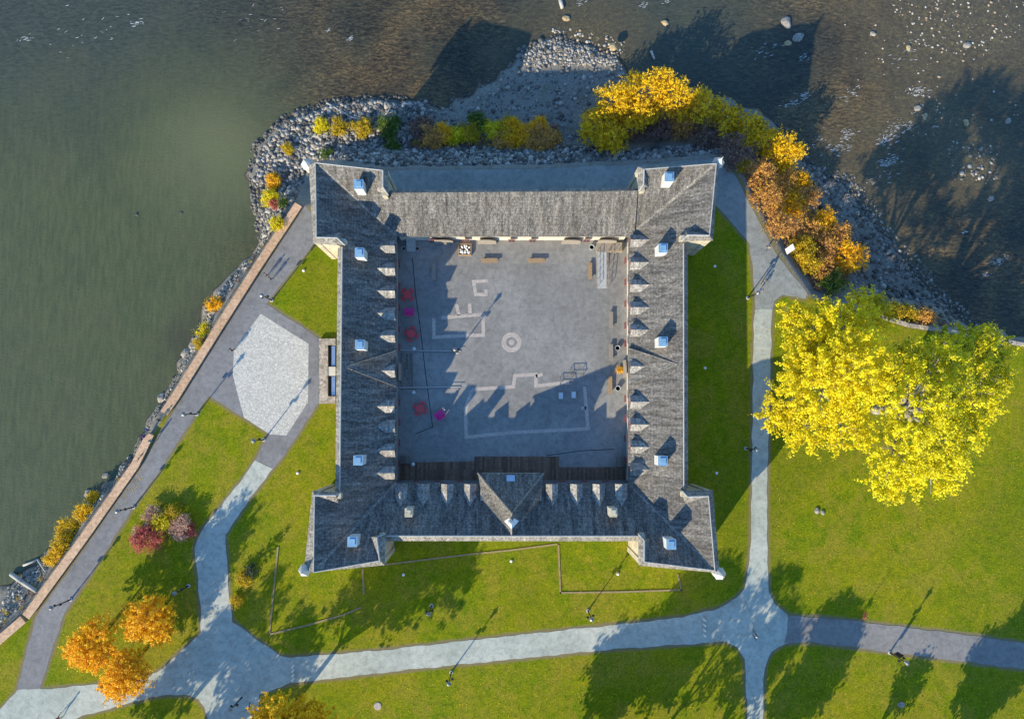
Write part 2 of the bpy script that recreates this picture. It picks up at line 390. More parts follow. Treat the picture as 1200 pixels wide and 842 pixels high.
def terrain():
    def axis(a, b, st, far):
        core = np.arange(a, b+st/2, st)
        out = np.array([4, 10, 20, 40, 80, 160, 320, 700.0]); out = out[out < far]
        return np.concatenate([a-out[::-1], core, b+out])
    xs = axis(-84, 84, .5, 800); ys = axis(-62, 72, .5, 800)
    X, Y = np.meshgrid(xs, ys); x = X.ravel(); y = Y.ravel()
    z = height(x, y)
    wear = np.zeros(x.shape)
    for q in pathpolys: wear = np.maximum(wear, np.exp(-dist(q, x, y, True)/.55))
    fort = Pn([(375, 205), (830, 205), (826, 655), (375, 650)]); 
    ring = np.zeros(x.shape)
    bank = np.where(inside(TOP, x, y), np.exp(-dist(TOP[:NTOP], x, y)/.5), 1.0)
    soil = Pn([(868, 205), (884, 243), (914, 298), (948, 345), (1000, 361), (1040, 373), (1100, 372), (1000, 250), (900, 170)])
    bank = np.maximum(bank, inside(soil, x, y)*1.0)
    nx, ny = len(xs), len(ys)
    idx = np.arange(nx*ny).reshape(ny, nx)
    f = np.stack([idx[:-1, :-1], idx[:-1, 1:], idx[1:, 1:], idx[1:, :-1]], -1).reshape(-1, 4)
    me = bpy.data.meshes.new('lawn_ground')
    me.vertices.add(len(x)); me.vertices.foreach_set('co', np.stack([x, y, z], -1).ravel())
    me.loops.add(f.size); me.loops.foreach_set('vertex_index', f.ravel())
    me.polygons.add(len(f)); me.polygons.foreach_set('loop_start', np.arange(len(f))*4); me.polygons.foreach_set('loop_total', np.full(len(f), 4))
    me.update(); me.validate()
    for nm, val in (('wear', wear), ('bank', bank)):
        a = me.attributes.new(nm, 'FLOAT', 'POINT'); a.data.foreach_set('value', val.astype(np.float32))
    m, nt, b = newmat('lawn_and_bank'); co = coords(nt, 'Object')
    def att(k):
        a = nt.nodes.new('ShaderNodeAttribute'); a.attribute_name = k; return a.outputs['Fac']
    f1 = noise(nt, co, .07, 5, .62, .4); f2 = noise(nt, co, .42, 8, .78); f3 = noise(nt, co, 3.6, 6, .85); f4 = noise(nt, co, .18, 5, .7)
    g = ramp(nt, f2, [(.28, (.062, .098, .002)), (.5, (.115, .142, .002)), (.72, (.185, .175, .004))])
    g = mix(nt, ramp(nt, f1, [(.44, (0, 0, 0)), (.62, (.6, .6, .6))]), g, (.19, .165, .006))
    g = mix(nt, ramp(nt, f4, [(.55, (0, 0, 0)), (.68, (.6, .6, .6))]), g, (.20, .155, .022))
    g = mix(nt, ramp(nt, f1, [(.28, (.7, .7, .7)), (.42, (0, 0, 0))]), g, (.070, .120, .002))
    g = mix(nt, 1.0, g, (1.32, 1.36, 1.0), 'MULTIPLY')
    f7 = noise(nt, co, .23, 7, .72, .6); g = mix(nt, ramp(nt, f7, [(.46, (0, 0, 0)), (.6, (.75, .75, .75))]), g, (.24, .205, .018)); f8 = noise(nt, co, .035, 3, .5); g = mix(nt, ramp(nt, f8, [(.52, (0, 0, 0)), (.62, (.45, .45, .45))]), g, (.085, .135, .002))
    f6 = noise(nt, co, 1.1, 6, .75); g = mix(nt, 1.0, g, ramp(nt, f6, [(.32, (.62, .72, .6)), (.5, (1, 1, 1)), (.7, (1.28, 1.16, 1.3))]), 'MULTIPLY')
    g = mix(nt, 1.0, g, ramp(nt, f3, [(.34, (.42, .50, .4)), (.5, (.95, .95, .95)), (.66, (1.6, 1.45, 1.5))]), 'MULTIPLY')
    ad = nt.nodes.new('ShaderNodeMath'); ad.operation = 'MULTIPLY_ADD'; ad.inputs[1].default_value = .7; 
    nt.links.new(f2, ad.inputs[0]); nt.links.new(att('wear'), ad.inputs[2])
    g = mix(nt, ramp(nt, ad.outputs[0], [(.72, (0, 0, 0)), (1.0, (.85, .85, .85))]), g, (.20, .155, .09))
    gr = ramp(nt, f3, [(.3, (.11, .10, .085)), (.5, (.215, .195, .165)), (.7, (.33, .305, .265))])
    gr = mix(nt, ramp(nt, f2, [(.5, (0, 0, 0)), (.68, (.6, .6, .6))]), gr, (.075, .075, .025))
    ge = nt.nodes.new('ShaderNodeNewGeometry'); sx = nt.nodes.new('ShaderNodeSeparateXYZ'); nt.links.new(ge.outputs['Position'], sx.inputs[0])
    mr = nt.nodes.new('ShaderNodeMapRange'); mr.inputs[1].default_value = ZW+.20; mr.inputs[2].default_value = ZW+.03; nt.links.new(sx.outputs['Z'], mr.inputs[0])
    gr = mix(nt, mr.outputs[0], gr, (.055, .048, .036))
    g = mix(nt, ramp(nt, att('bank'), [(.35, (0, 0, 0)), (.75, (1, 1, 1))]), g, gr)
    nt.links.new(g, b.inputs['Base Color']); b.inputs['Roughness'].default_value = .95
    b.inputs['Specular IOR Level'].default_value = .15
    bump(nt, b, f3, .6, .08)
    me.materials.append(m)
    o = bpy.data.objects.new('ground', me); COL.objects.link(o); tag(o, kind='structure')
terrain()

def river():
    m, nt, b = newmat('river_water'); co = coords(nt, 'Object')
    def blob(px, py, r, soft=.6):
        c = P(px, py, ZW); d = nt.nodes.new('ShaderNodeVectorMath'); d.operation = 'DISTANCE'
        nt.links.new(co, d.inputs[0]); d.inputs[1].default_value = c
        mr = nt.nodes.new('ShaderNodeMapRange'); mr.inputs[1].default_value = r*(1+soft); mr.inputs[2].default_value = r*(1-soft)
        nt.links.new(d.outputs['Value'], mr.inputs[0]); return mr.outputs[0]
    def wob(f, k=.55):
        x = nt.nodes.new('ShaderNodeMath'); x.operation = 'MULTIPLY_ADD'; x.use_clamp = True; x.inputs[1].default_value = k
        nz = noise(nt, co, .11, 6, .65, .6); nt.links.new(nz, x.inputs[0])
        y = nt.nodes.new('ShaderNodeMath'); y.operation = 'SUBTRACT'; nt.links.new(f, y.inputs[0]); y.inputs[1].default_value = k*.5
        nt.links.new(y.outputs[0], x.inputs[2]); return x.outputs[0]
    f1 = noise(nt, co, .06, 6, .6, .8)
    st = coords(nt, 'Object', (1.0, 3.2, 1)); f2 = noise(nt, st, .9, 6, .75, .6)
    st2 = coords(nt, 'Object', (3.0, .5, 1)); f3 = noise(nt, st2, .6, 6, .7)
    brown = ramp(nt, f1, [(.36, (.034, .032, .021)), (.5, (.062, .047, .025)), (.66, (.115, .080, .036))])
    fr = noise(nt, coords(nt, 'Object', (1.0, 1.9, 1)), 2.2, 5, .8, 1.2)
    brown = mix(nt, 1.0, brown, ramp(nt, fr, [(.36, (.62, .66, .7)), (.5, (1, 1, 1)), (.66, (1.45, 1.42, 1.38))]), 'MULTIPLY')
    brown = mix(nt, 1.0, brown, ramp(nt, f2, [(.36, (.40, .42, .45)), (.5, (.95, .95, .95)), (.64, (1.7, 1.65, 1.6))]), 'MULTIPLY')
    wv = nd(nt, 'ShaderNodeTexWave', Scale=.42, Distortion=14.0, Detail=4.0); wv.inputs['Detail Scale'].default_value = 1.6; wv.bands_direction = 'Y'; nt.links.new(co, wv.inputs[0])
    brown = mix(nt, 1.0, brown, ramp(nt, wv.outputs['Fac'], [(.1, (.74, .77, .80)), (.6, (1, 1, 1)), (.95, (1.36, 1.33, 1.3))]), 'MULTIPLY')
    green = ramp(nt, f3, [(.36, (.062, .076, .034)), (.64, (.092, .103, .046))])
    g1 = nt.nodes.new('ShaderNodeMath'); g1.operation = 'MAXIMUM'
    nt.links.new(blob(40, 470, 47, .32), g1.inputs[0]); nt.links.new(blob(215, 215, 19, .55), g1.inputs[1])
    brown = mix(nt, wob(blob(60, 20, 34, .6)), brown, mix(nt, 1.0, (.050, .058, .044), ramp(nt, f2, [(.36, (.6, .62, .64)), (.64, (1.45, 1.42, 1.4))]), 'MULTIPLY'))
    brown = mix(nt, wob(blob(760, 20, 20, .6)), brown, mix(nt, 1.0, (.052, .058, .042), ramp(nt, f2, [(.36, (.6, .62, .64)), (.64, (1.45, 1.42, 1.4))]), 'MULTIPLY'))
    green = mix(nt, wob(blob(262, 165, 10, .8)), green, (.125, .132, .062))
    c = mix(nt, wob(g1.outputs[0]), brown, green)
    # shallows: stony bed close under the surface
    fb_ = noise(nt, coords(nt, 'Object', (1, 1.5, 1)), 1.6, 8, .85, .8)
    bed = ramp(nt, fb_, [(.3, (.030, .027, .020)), (.5, (.085, .068, .040)), (.60, (.17, .135, .055)), (.72, (.30, .24, .095))])
    sh = None
    for q in ((1105, 25, 13, .7), (1165, 50, 7, .8), (690, 55, 8, .8), (1085, 130, 6, .8), (1140, 190, 7, .6), (1010, 230, 9, .7)):
        w = blob(*q)
        if sh is None: sh = w
        else:
            x = nt.nodes.new('ShaderNodeMath'); x.operation = 'MAXIMUM'; nt.links.new(sh, x.inputs[0]); nt.links.new(w, x.inputs[1]); sh = x.outputs[0]
    c = mix(nt, wob(sh, .9), c, bed)
    # muddy fringe along the west bank
    f4 = noise(nt, co, .14, 6, .7, .5); w2 = blob(250, 395, 11, .8); 
    x = nt.nodes.new('ShaderNodeMath'); x.operation = 'MULTIPLY'; nt.links.new(f4, x.inputs[0]); nt.links.new(w2, x.inputs[1])
    c = mix(nt, ramp(nt, x.outputs[0], [(.3, (0, 0, 0)), (.6, (.7, .7, .7))]), c, (.05, .042, .03))
    nt.links.new(c, b.inputs['Base Color']); b.inputs['Roughness'].default_value = .18; b.inputs['IOR'].default_value = 1.40
    hmix = mix(nt, .5, f2, noise(nt, coords(nt, 'Object', (1.2, 2.4, 1)), 2.1, 5, .7, .8))
    bump(nt, b, hmix, .5, .18)
    mb = MB(); mb.poly([(-900, -900, ZW), (900, -900, ZW), (900, 900, ZW), (-900, 900, ZW)])
    tag(mb.build('river', m), kind='structure')
river()

def sheet(name, px, z, mat, kind='structure', ragged=False):
    pts = Ps(px, z)
    if ragged:
        ln = rough(np.array([[p.x, p.y] for p in pts+[pts[0]]]), .075, .55)[:-1]; pts = [Vector((a, b, z)) for a, b in ln]
    mb = MB(); mb.slab(pts, .06); return tag(mb.build(name, mat), kind=kind)
# split the long path into its stretches
sheet('promenade', PROM, .020, M['asphalt'], ragged=True)
sheet('path_junction', JUNC, .024, M['concrete'], ragged=True)
iA = SOUTH.index((1147, 745))
sheet('park_path', SOUTH[:iA-1] + [(985, 752)] + [(985, 756)] + SOUTH[iA+6:], .028, M['concrete'], ragged=True)
sheet('north_path', NPATH, .026, M['midpath'], ragged=True)
sheet('east_path', [(923.5, 720.7), (990, 725.8), (1147, 745), (1200, 753.7), (1500, 800), (1500, 836), (1200, 783.5), (1046, 764), (955, 752), (920, 753)], .033, M['darkpath'], ragged=True)
sheet('courtyard', COURT, .022, M['court'])
sheet('plaza', [(305.5, 367.4), (361.7, 402.7), (361, 470.7), (335.6, 510), (316, 508.6), (286, 489), (278, 460), (273, 439), (274, 410.6)], .026, M['cobble'])

def line_px(mb, pts, w, z, closed=False):
    """flat strip, w metres wide, through photo pixels"""
    q = [Vector((p.x, p.y)) for p in Ps(pts)]; L = []; Rr = []; k = len(q)
    for i, p in enumerate(q):
        a = (p-q[i-1]).normalized() if i else None
        b = (q[i+1]-p).normalized() if i < k-1 else None
        if a is None: a = b
        if b is None: b = a
        d = (a+b).normalized(); nn = Vector((-d.y, d.x)); s = w/2/max(.4, nn.dot(Vector((-a.y, a.x))))
        L.append(p+nn*s); Rr.append(p-nn*s)
    for i in range(k-1):
        mb.slab([(Rr[i].x, Rr[i].y, z), (Rr[i+1].x, Rr[i+1].y, z), (L[i+1].x, L[i+1].y, z), (L[i].x, L[i].y, z)], .03)
for pts in ([(572, 329), (555, 330), (557.5, 345), (569.5, 345), (569.5, 339)],
            [(517, 372.5), (549, 369.5), (566, 368.5), (566.5, 392.5), (535, 393.5), (508.5, 395), (508.5, 373)],
            [(534.8, 356.5), (537.8, 369.5)], [(550.3, 355.5), (551, 368)],
            [(553, 456), (601.5, 453), (603.5, 440), (628, 438.5), (628, 452), (667, 447.5)], [(628, 440.5), (636, 438.5)],
            [(685, 453), (689, 502), (600, 506.5), (546.5, 512), (545.5, 478), (553, 457)], [(681, 478), (687, 478)]):
    mb = MB(); line_px(mb, pts, .52, .027); tag(mb.build('courtyard_inlay', M['court_stone']), kind='structure')
mb = MB(); cc = P(599.4, 401)
for i in range(32):
    a, b_ = 2*math.pi*i/32, 2*math.pi*(i+1)/32
    mb.slab([cc+Vector((math.cos(t)*r, math.sin(t)*r, .028)) for t, r in ((a, .85), (a, 1.55), (b_, 1.55), (b_, .85))], .03)
mb.lathe([(.42, 0), (.42, .03)], (cc.x, cc.y, 0), 20)
tag(mb.build('courtyard_ring', M['court_stone']), kind='structure')
sheet('boardwalk', [(468, 542), (556, 540), (556, 534.5), (655, 534.5), (655, 547), (722, 547), (722, 535), (732, 535), (733, 562), (468, 562)], .09, M['boardwalk'])
sheet('entrance_decking', [(469.5, 414), (484, 414), (484, 456), (469.5, 456)], .08, M['deck_grey'])
mb = MB(); line_px(mb, [(483.5, 303), (487, 345), (492, 380), (499, 440), (507, 500), (487, 508)], .12, .026); tag(mb.build('drain_channel', M['black_metal']), kind='structure')
mb = MB(); line_px(mb, [(640, 533.5), (680, 528), (720, 526)], .12, .026); tag(mb.build('drain_channel', M['black_metal']), kind='structure')

# ------------------------------------------------------------------ the fort
ZE = 4.3
class Plane:
    def __init__(s, a, b, c):
        s.p = a; s.n = (b-a).cross(c-a).normalized()
        if s.n.z < 0: s.n = -s.n
    def hit(s, px, py):
        d = ray(px, py); o = Vector((0, 0, H)); t = (s.p-o).dot(s.n)/d.dot(s.n); return o+d*t
    def z(s, x, y): return s.p.z - ((x-s.p.x)*s.n.x+(y-s.p.y)*s.n.y)/s.n.z
PL = {'W': Plane(P(465, 300, ZE), P(464.5, 540, ZE), P(399.5, 430, 8.85)),
      'E': Plane(P(736.5, 300, ZE), P(736.0, 540, ZE), P(801, 430, 8.5)),
      'N': Plane(P(480, 277, ZE), P(720, 277, ZE), P(600, 225.5, 8.4)),
      'S': Plane(P(480, 565, ZE), P(720, 565.5, ZE), P(600, 627.6, 8.25))}
def valley(a, b):
    A, B = PL[a], PL[b]; d = A.n.cross(B.n).normalized()
    m = Matrix((A.n, B.n, d)); p = m.inverted() @ Vector((A.n.dot(A.p), B.n.dot(B.p), 0)); return p, d
def on_valley(a, b, px, py):
    p, d = valley(a, b); o = Vector((0, 0, H)); r = ray(px, py).normalized()
    w = p-o; B = d.dot(r); t = (B*w.dot(r)-w.dot(d))/(1-B*B); return p+d*t
def valley_at(a, b, z):
    p, d = valley(a, b); return p+d*((z-p.z)/d.z)
UP = Vector((0, 0, 1))
fort = thing('stone_fort', 'square stone fort with four corner bastions and grey shingled roofs sloping inward around its courtyard', 'fort', P(600, 421))
fb = lambda mb, name, mat, parent=None, smooth=False: mb.build(name, mat, parent or fort, world=True, smooth=smooth)

tip = {'NW': on_valley('W', 'N', 365.4, 195.4), 'NE': on_valley('E', 'N', 839.7, 191.8), 'SW': on_valley('W', 'S', 360.8, 664.2), 'SE': on_valley('E', 'S', 839.6, 666.3)}
cor = {'NW': valley_at('W', 'N', ZE), 'NE': valley_at('E', 'N', ZE), 'SW': valley_at('W', 'S', ZE), 'SE': valley_at('E', 'S', ZE)}
tipo_px = {'NW': (361.8, 193.5), 'NE': (842.5, 190.5), 'SW': (356.2, 667), 'SE': (843, 671)}
# flanks: plane, ridge start, ridge end, outer corner, outer end
FL = {('NW', 'N'): ('N', (448.6, 199.6), (448.6, 219), (454.5, 197), (455.2, 229)),
      ('NW', 'W'): ('W', (370.9, 278), (395, 278.6), (367, 285.2), (404.2, 287)),
      ('NE', 'N'): ('N', (754.8, 198.3), (754.2, 216), (747, 195), (748.3, 224)),
      ('NE', 'E'): ('E', (831.5, 275.7), (805.7, 275.3), (835.6, 281.5), (798, 282.8)),
      ('SW', 'W'): ('W', (368.6, 580), (393.3, 580), (366.2, 574.7), (400, 576.5)),
      ('SW', 'S'): ('S', (445, 656.5), (441.5, 629), (451, 661.9), (452, 625)),
      ('SE', 'S'): ('S', (755, 658), (755, 633), (748.6, 662.3), (748, 625)),
      ('SE', 'E'): ('E', (830.3, 581), (806, 581.8), (835.6, 574), (799, 574.5))}
ridge_end = {k: PL[v[0]].hit(*v[1]) for k, v in FL.items()}
DROP = 1.0
# curtain ridges
cur = {'W': (PL['W'].hit(401, 289), PL['W'].hit(398.2, 576)), 'E': (PL['E'].hit(801, 285), PL['E'].hit(801.3, 573)),
       'N': (PL['N'].hit(455.8, 227), PL['N'].hit(747, 224.5)), 'S': (PL['S'].hit(452, 627.6), PL['S'].hit(749, 627.8))}
cor_sides = {'W': ('NW', 'SW'), 'E': ('NE', 'SE'), 'N': ('NW', 'NE'), 'S': ('SW', 'SE')}
out_n = {'W': Vector((-1, 0, 0)), 'E': Vector((1, 0, 0)), 'N': Vector((0, 1, 0)), 'S': Vector((0, -1, 0))}
for sd_, (a, b_) in cor_sides.items():
    pts = [cor[a], tip[a], ridge_end[(a, sd_)], cur[sd_][0], cur[sd_][1], ridge_end[(b_, sd_)], tip[b_], cor[b_]]
    # courtyard eave overhang
    ov = -out_n[sd_]
    mb = MB(); mb.slab(pts, .22); fb(mb, 'roof', M['roof'])
    # outer slope of the curtain, its wall, and the courtyard wall
    r0, r1 = cur[sd_]
    o0 = r0+out_n[sd_]*.85-UP*.9; o1 = r1+out_n[sd_]*.85-UP*.9
    mb = MB(); mb.slab([r0, r1, o1, o0], .12); fb(mb, 'eave_roof', M['ridge'])
    mb = MB(); w0 = o0-out_n[sd_]*.18; w1 = o1-out_n[sd_]*.18
    sgn = 1 if (w1-w0).cross(UP).dot(out_n[sd_]) > 0 else -1
    mb.wall(w0, w1, -1.2, o0.z+.05, .75, sgn); fb(mb, 'curtain_wall', M['stone'])
    mb = MB(); c0 = cor[a]+out_n[sd_]*.55; c1 = cor[b_]+out_n[sd_]*.55
    sgn = 1 if (c1-c0).cross(UP).dot(-out_n[sd_]) > 0 else -1
    mb.wall(c0, c1, -.1, ZE+.18, .5, sgn); fb(mb, 'courtyard_wall', M['plaster'])
    # light line of ridge boards
    mb = MB(); mb.bar(r0+UP*.03, r1+UP*.03, .10, k=6); fb(mb, 'ridge_board', M['lead'])
# valley flashings
for k, (a, b_) in {'NW': ('W', 'N'), 'NE': ('E', 'N'), 'SW': ('W', 'S'), 'SE': ('E', 'S')}.items():
    d = (tip[k]-cor[k]).normalized(); mb = MB()
    na = PL[a].n; nb = PL[b_].n; s = .22
    ua = na.cross(d).normalized(); ub = nb.cross(d).normalized()
    ua = ua if ua.dot(out_n[a]) > 0 else -ua; ub = ub if ub.dot(out_n[b_]) > 0 else -ub
    p0 = cor[k]+UP*.03; p1 = tip[k]-d*.6+UP*.03
    # strips lie on each plane beside the valley
    mb.add([p0, p1, p1+ua*s, p0+ua*s, p1+ub*s, p0+ub*s], [[0, 1, 2, 3], [1, 0, 5, 4]])
    fb(mb, 'valley_flashing', M['ridge'])
# bastion outer slopes, walls, flanks
for k, (sa, sb) in {'NW': ('N', 'W'), 'NE': ('N', 'E'), 'SW': ('W', 'S'), 'SE': ('S', 'E')}.items():
    for s_ in (sa, sb):
        r1 = ridge_end[(k, s_)]; r0 = tip[k]; f = FL[(k, s_)]
        eo = P(*f[3], r1.z-DROP); to = P(*tipo_px[k], r0.z-DROP)
        mb = MB(); mb.slab([r0, r1, eo, to], .12); fb(mb, 'eave_roof', M['ridge'])
        mb = MB(); mb.bar(r0, r1, .075); fb(mb, 'ridge_board', M['lead'])
        inw = (Vector((P(600, 430).x, P(600, 430).y, 0))-Vector((eo.x, eo.y, 0)))
        d = (eo-to); nn = Vector((-d.y, d.x, 0)).normalized(); sg = 1 if nn.dot(inw) > 0 else -1
        nn *= sg
        mb = MB(); mb.wall(to+nn*.2, eo+nn*.2, -1.5, min(eo.z, to.z)+.04, .7, sg); fb(mb, 'bastion_wall', M['stone'])
        # flank
        zf = r1.z-.25; R2 = P(*f[2], zf); O2 = P(*f[4], r1.z-DROP)
        pl = PL[s_]
        d = (R2-r1); d.z = 0; d.normalize(); nin = Vector((-d.y, d.x, 0)); 
        if nin.dot(Vector((eo.x-r1.x, eo.y-r1.y, 0))) > 0: nin = -nin
        drop = R2.z-pl.z(R2.x, R2.y)
        F2 = R2+nin*(drop/1.25); F2.z = pl.z(F2.x, F2.y)-.03
        mb = MB(); mb.slab([r1, R2, O2, eo], .12); fb(mb, 'flank_roof', M['ridge'])
        mb = MB(); q = pl.z(O2.x, O2.y)-.3
        lowO = Vector((O2.x, O2.y, min(q, O2.z)))
        mb.poly([r1, R2, F2]); mb.poly([R2, O2, lowO, F2]); fb(mb, 'flank_roof', M['ridge'])
        mb = MB(); mb.bar(r1+UP*.02, R2+UP*.02, .11); mb.bar(R2+UP*.02, O2+UP*.02, .09); fb(mb, 'ridge_board', M['lead'])
        dd = (O2-eo); nn = Vector((-dd.y, dd.x, 0)).normalized(); sg = 1 if nn.dot(nin) > 0 else -1; nn *= sg
        mb = MB(); mb.wall(eo+nn*.2, O2+nn*.2, -1.0, O2.z+.02, .7, sg); fb(mb, 'flank_wall', M['stone'])
    # seams near the outer edge of the bastion roofs
# north wing: its roof stands a step above the bastion roofs
mb = MB(); mb.slab([PL['N'].hit(456, 227)+UP*.38, PL['N'].hit(746.5, 224.5)+UP*.38, PL['N'].hit(743, 277.3)+UP*.38, PL['N'].hit(469, 277.3)+UP*.38], .36)
fb(mb, 'roof', M['roof'])
# raised triangular roofs over the two gate passages
for s_, tri in (('W', ((465, 411), (404, 429.8), (464.5, 453))), ('E', ((735.8, 408), (793.6, 426.5), (735.8, 452.5)))):
    a, t, b_ = [PL[s_].hit(*q) for q in tri]
    up = UP*.62; mb = MB(); mb.add([a+up, t+UP*.05, b_+up, a, t-UP*.1, b_], [[0, 1, 2], [0, 3, 4, 1], [1, 4, 5, 2], [0, 2, 5, 3]]); fb(mb, 'gate_roof', M['roof'])
    mb = MB(); mb.bar(a+up, t+UP*.05, .06); mb.bar(b_+up, t+UP*.05, .06); fb(mb, 'ridge_board', M['ridge'])

# dormers --------------------------------------------------------
def eave_pt(s_, px, py): return PL[s_].hit(px, py)
def dormer(s_, px, py, wdt=1.55, hw=.85, gab=.62):
    pl = PL[s_]; e = pl.hit(px, py)
    u = out_n[s_].copy(); a = Vector((-u.y, u.x, 0))
    t = math.sqrt(pl.n.x**2+pl.n.y**2)/pl.n.z
    base = e+u*.28; base.z = pl.z(base.x, base.y)
    z0 = base.z; z1 = z0+hw; z2 = z1+gab
    L1 = (z1-z0)/t; L2 = (z2-z0)/t; hw_ = wdt/2
    def q(al, bk, z): 
        p = base+a*al+u*bk; p.z = z; return p
    mb = MB()
    mb.poly([q(-hw_, 0, z0-.3), q(hw_, 0, z0-.3), q(hw_, 0, z1), q(0, 0, z2), q(-hw_, 0, z1)])
    for sg in (-1, 1): mb.poly([q(sg*hw_, 0, z0-.3), q(sg*hw_, L1, z1-.02), q(sg*hw_, 0, z1)])
    d = fb(mb, 'dormer', M['dormer_side'])
    mb = MB(); oh = .16; k = gab/hw_
    for sg in (-1, 1):
        ww = hw_+oh; ze = z2-k*ww; Le = (ze-z0)/t
        mb.slab([q(0, -.22, z2+.08), q(0, L2+.06, z2+.08), q(sg*ww, Le+.1, ze+.08), q(sg*ww, -.22, ze+.08)], .09)
    fb(mb, 'dormer_roof', M['dormer_roof'], d)
    mb = MB()
    for al, bz, sx, sz in ((-.46, z0+.08, .08, .8), (.46, z0+.08, .08, .8), (0, z0+.02, 1.0, .07), (0, z0+.86, 1.0, .07), (0, z0+.44, .9, .05)):
        p = q(al, -.04, bz); mb.box(p, (abs(a.x)*sx+abs(u.x)*.08, abs(a.y)*sx+abs(u.y)*.08, sz))
    w = fb(mb, 'dormer_window', M['red_paint'], d)
    mb = MB(); mb.poly([q(-.42, -.015, z0+.12), q(.42, -.015, z0+.12), q(.42, -.015, z0+.88), q(-.42, -.015, z0+.88)]); fb(mb, 'pane', M['glass'], w)
for y in (291, 317, 343, 368.5, 394.5, 435, 476, 499, 527, 553): dormer('W', 465, y)
for y in (284, 310, 336, 362, 388, 430, 471, 497, 523, 549): dormer('E', 736.3, y)
for x in (471.5, 497.5, 525, 551.5, 646, 674.5, 700.5, 726.5): dormer('S', x, 565.3, 1.45, .95, .65)

# chimneys -------------------------------------------------------
def chimney(s_, px, py, w=1.25, d=1.3, hh=2.2, cap='blue_cap', body='chimney_white', label=None):
    p = PL[s_].hit(px, py); mb = MB(); mb.box((p.x, p.y, p.z-1.0), (w, d, hh+1.0)); c = fb(mb, 'chimney', M[body])
    if label: c['label'] = label
    mb = MB(); mb.box((p.x, p.y, p.z+hh), (w+.06, d+.06, .10)); mb.box((p.x, p.y, p.z+hh+.1), (w*.62, d*.62, .12)); k = fb(mb, 'chimney_cap', M[cap], c)
    return c
for s_, x, y in (('W', 425, 300), ('W', 425.5, 405.5), ('W', 423.5, 538), ('N', 424, 222), ('S', 417, 631),
                 ('E', 773, 295), ('E', 773, 402), ('E', 772.5, 538.5), ('N', 780, 213.5), ('S', 782, 634)):
    chimney(s_, x, y)
for x in (481.5, 715.5):
    c = chimney('S', x, 597.5, 1.0, 1.15, 2.4, 'stone', 'stone', 'small rubble stone chimney')
    p = PL['S'].hit(x, 597.5); mb = MB(); mb.box((p.x, p.y, p.z+2.5), (.35, .5, .06)); fb(mb, 'flue', M['black_metal'], c)

# pavilion in the middle of the south wing ------------------------
ze = 5.7
fl, fr = P(560, 554, ze), P(637.5, 554, ze)
ap = P(599.8, 601, 10.7); re = PL['S'].hit(599.3, 626.5)+UP*.02
vl, vr = PL['S'].hit(566.5, 592), PL['S'].hit(632, 592)
mb = MB(); mb.poly([fl, fr, ap]); mb.poly([fl, ap, re, vl]); mb.poly([fr, vr, re, ap])
pav = fb(mb, 'pavilion_roof', M['roof'])
mb = MB(); mb.bar(fl, ap, .12); mb.bar(fr, ap, .12); mb.bar(ap, re, .12); fb(mb, 'ridge_board', M['ridge'], pav)
mb = MB()
pfl, pfr = fl+Vector((.4, -.4, 0)), fr+Vector((-.4, -.4, 0))
mb.wall(pfl, pfr, 0, ze-.02, .4, -1); mb.wall(pfl, pfl+Vector((0, -4, 0)), 0, ze-.02, .4, 1); mb.wall(pfr, pfr+Vector((0, -4, 0)), 0, ze-.02, .4, -1)
fb(mb, 'pavilion_wall', M['plaster'])
mb = MB(); c = P(598, 611.5, 11.1); mb.lathe([(.32, -.8), (.30, -.1), (.42, -.05), (.08, .4), (.03, .7)], c, 6); fb(mb, 'belfry', M['turret'])
mb = MB(); p0 = re.lerp(ap, .55)+UP*.06; mb.add([p0+Vector((-1.0, .2, -.65)), p0+Vector((0, .9, .03)), p0+Vector((1.0, .2, -.65)), p0+Vector((0, -.8, .03))], [[0, 1, 3], [1, 2, 3]]); fb(mb, 'roof_flashing', M['white_paint'])
for s_ in (-1, 1):
    pass
mb = MB(); q = P(598.5, 560, 6.6); mb.box((q.x, q.y, q.z-.8), (1.2, .9, .95)); fb(mb, 'roof_vent', M['cap_metal'])

# sentry turrets on the bastion tips ------------------------------
for k, (x, y) in {'NW': (358.5, 190.5), 'NE': (843.5, 188.5), 'SW': (355.5, 669), 'SE': (845, 673)}.items():
    c = P(x, y, 10.4); c.z = 0
    mb = MB(); mb.lathe([(.12, 6.3), (.62, 7.6), (.75, 8.0), (.75, 9.7), (.8, 9.8)], c, 6); t = fb(mb, 'sentry_turret', M['stone'])
    mb = MB(); mb.lathe([(.92, 9.72), (.1, 11.2), (.03, 11.9)], c, 6); fb(mb, 'turret_roof', M['turret'], t)

# openings of the courtyard walls -----------------------------------
def wall_window(s_, px, py, w=1.0, h=1.25, z=.95, arch=False):
    e = PL[s_].hit(px, py); u = out_n[s_]; a = Vector((-u.y, u.x, 0)); b0 = e+u*.55-u*.5
    b0 = e+u*.05
    def bx(mb, al, zz, sx, sz, dp, off): 
        p = b0+a*al-u*off; mb.box((p.x, p.y, zz), (abs(a.x)*sx+abs(u.x)*dp, abs(a.y)*sx+abs(u.y)*dp, sz))
    mb = MB(); t = .05
    bx(mb, -w/2, z, t, h, .07, .0); bx(mb, w/2, z, t, h, .07, .0); bx(mb, 0, z+h, w+.1, t, .08, .0); bx(mb, 0, z-t, w+.1, t, .10, .0); bx(mb, 0, z, .04, h, .06, .0)
    f = fb(mb, 'window', M['red_paint'])
    mb = MB(); bx(mb, 0, z+.01, w-.1, h-.02, .03, -.0); fb(mb, 'pane', M['glass'], f)
for y in (300, 326, 352, 378, 400, 466, 490, 514, 540): wall_window('E', 736.3, y); wall_window('W', 465, y+5)
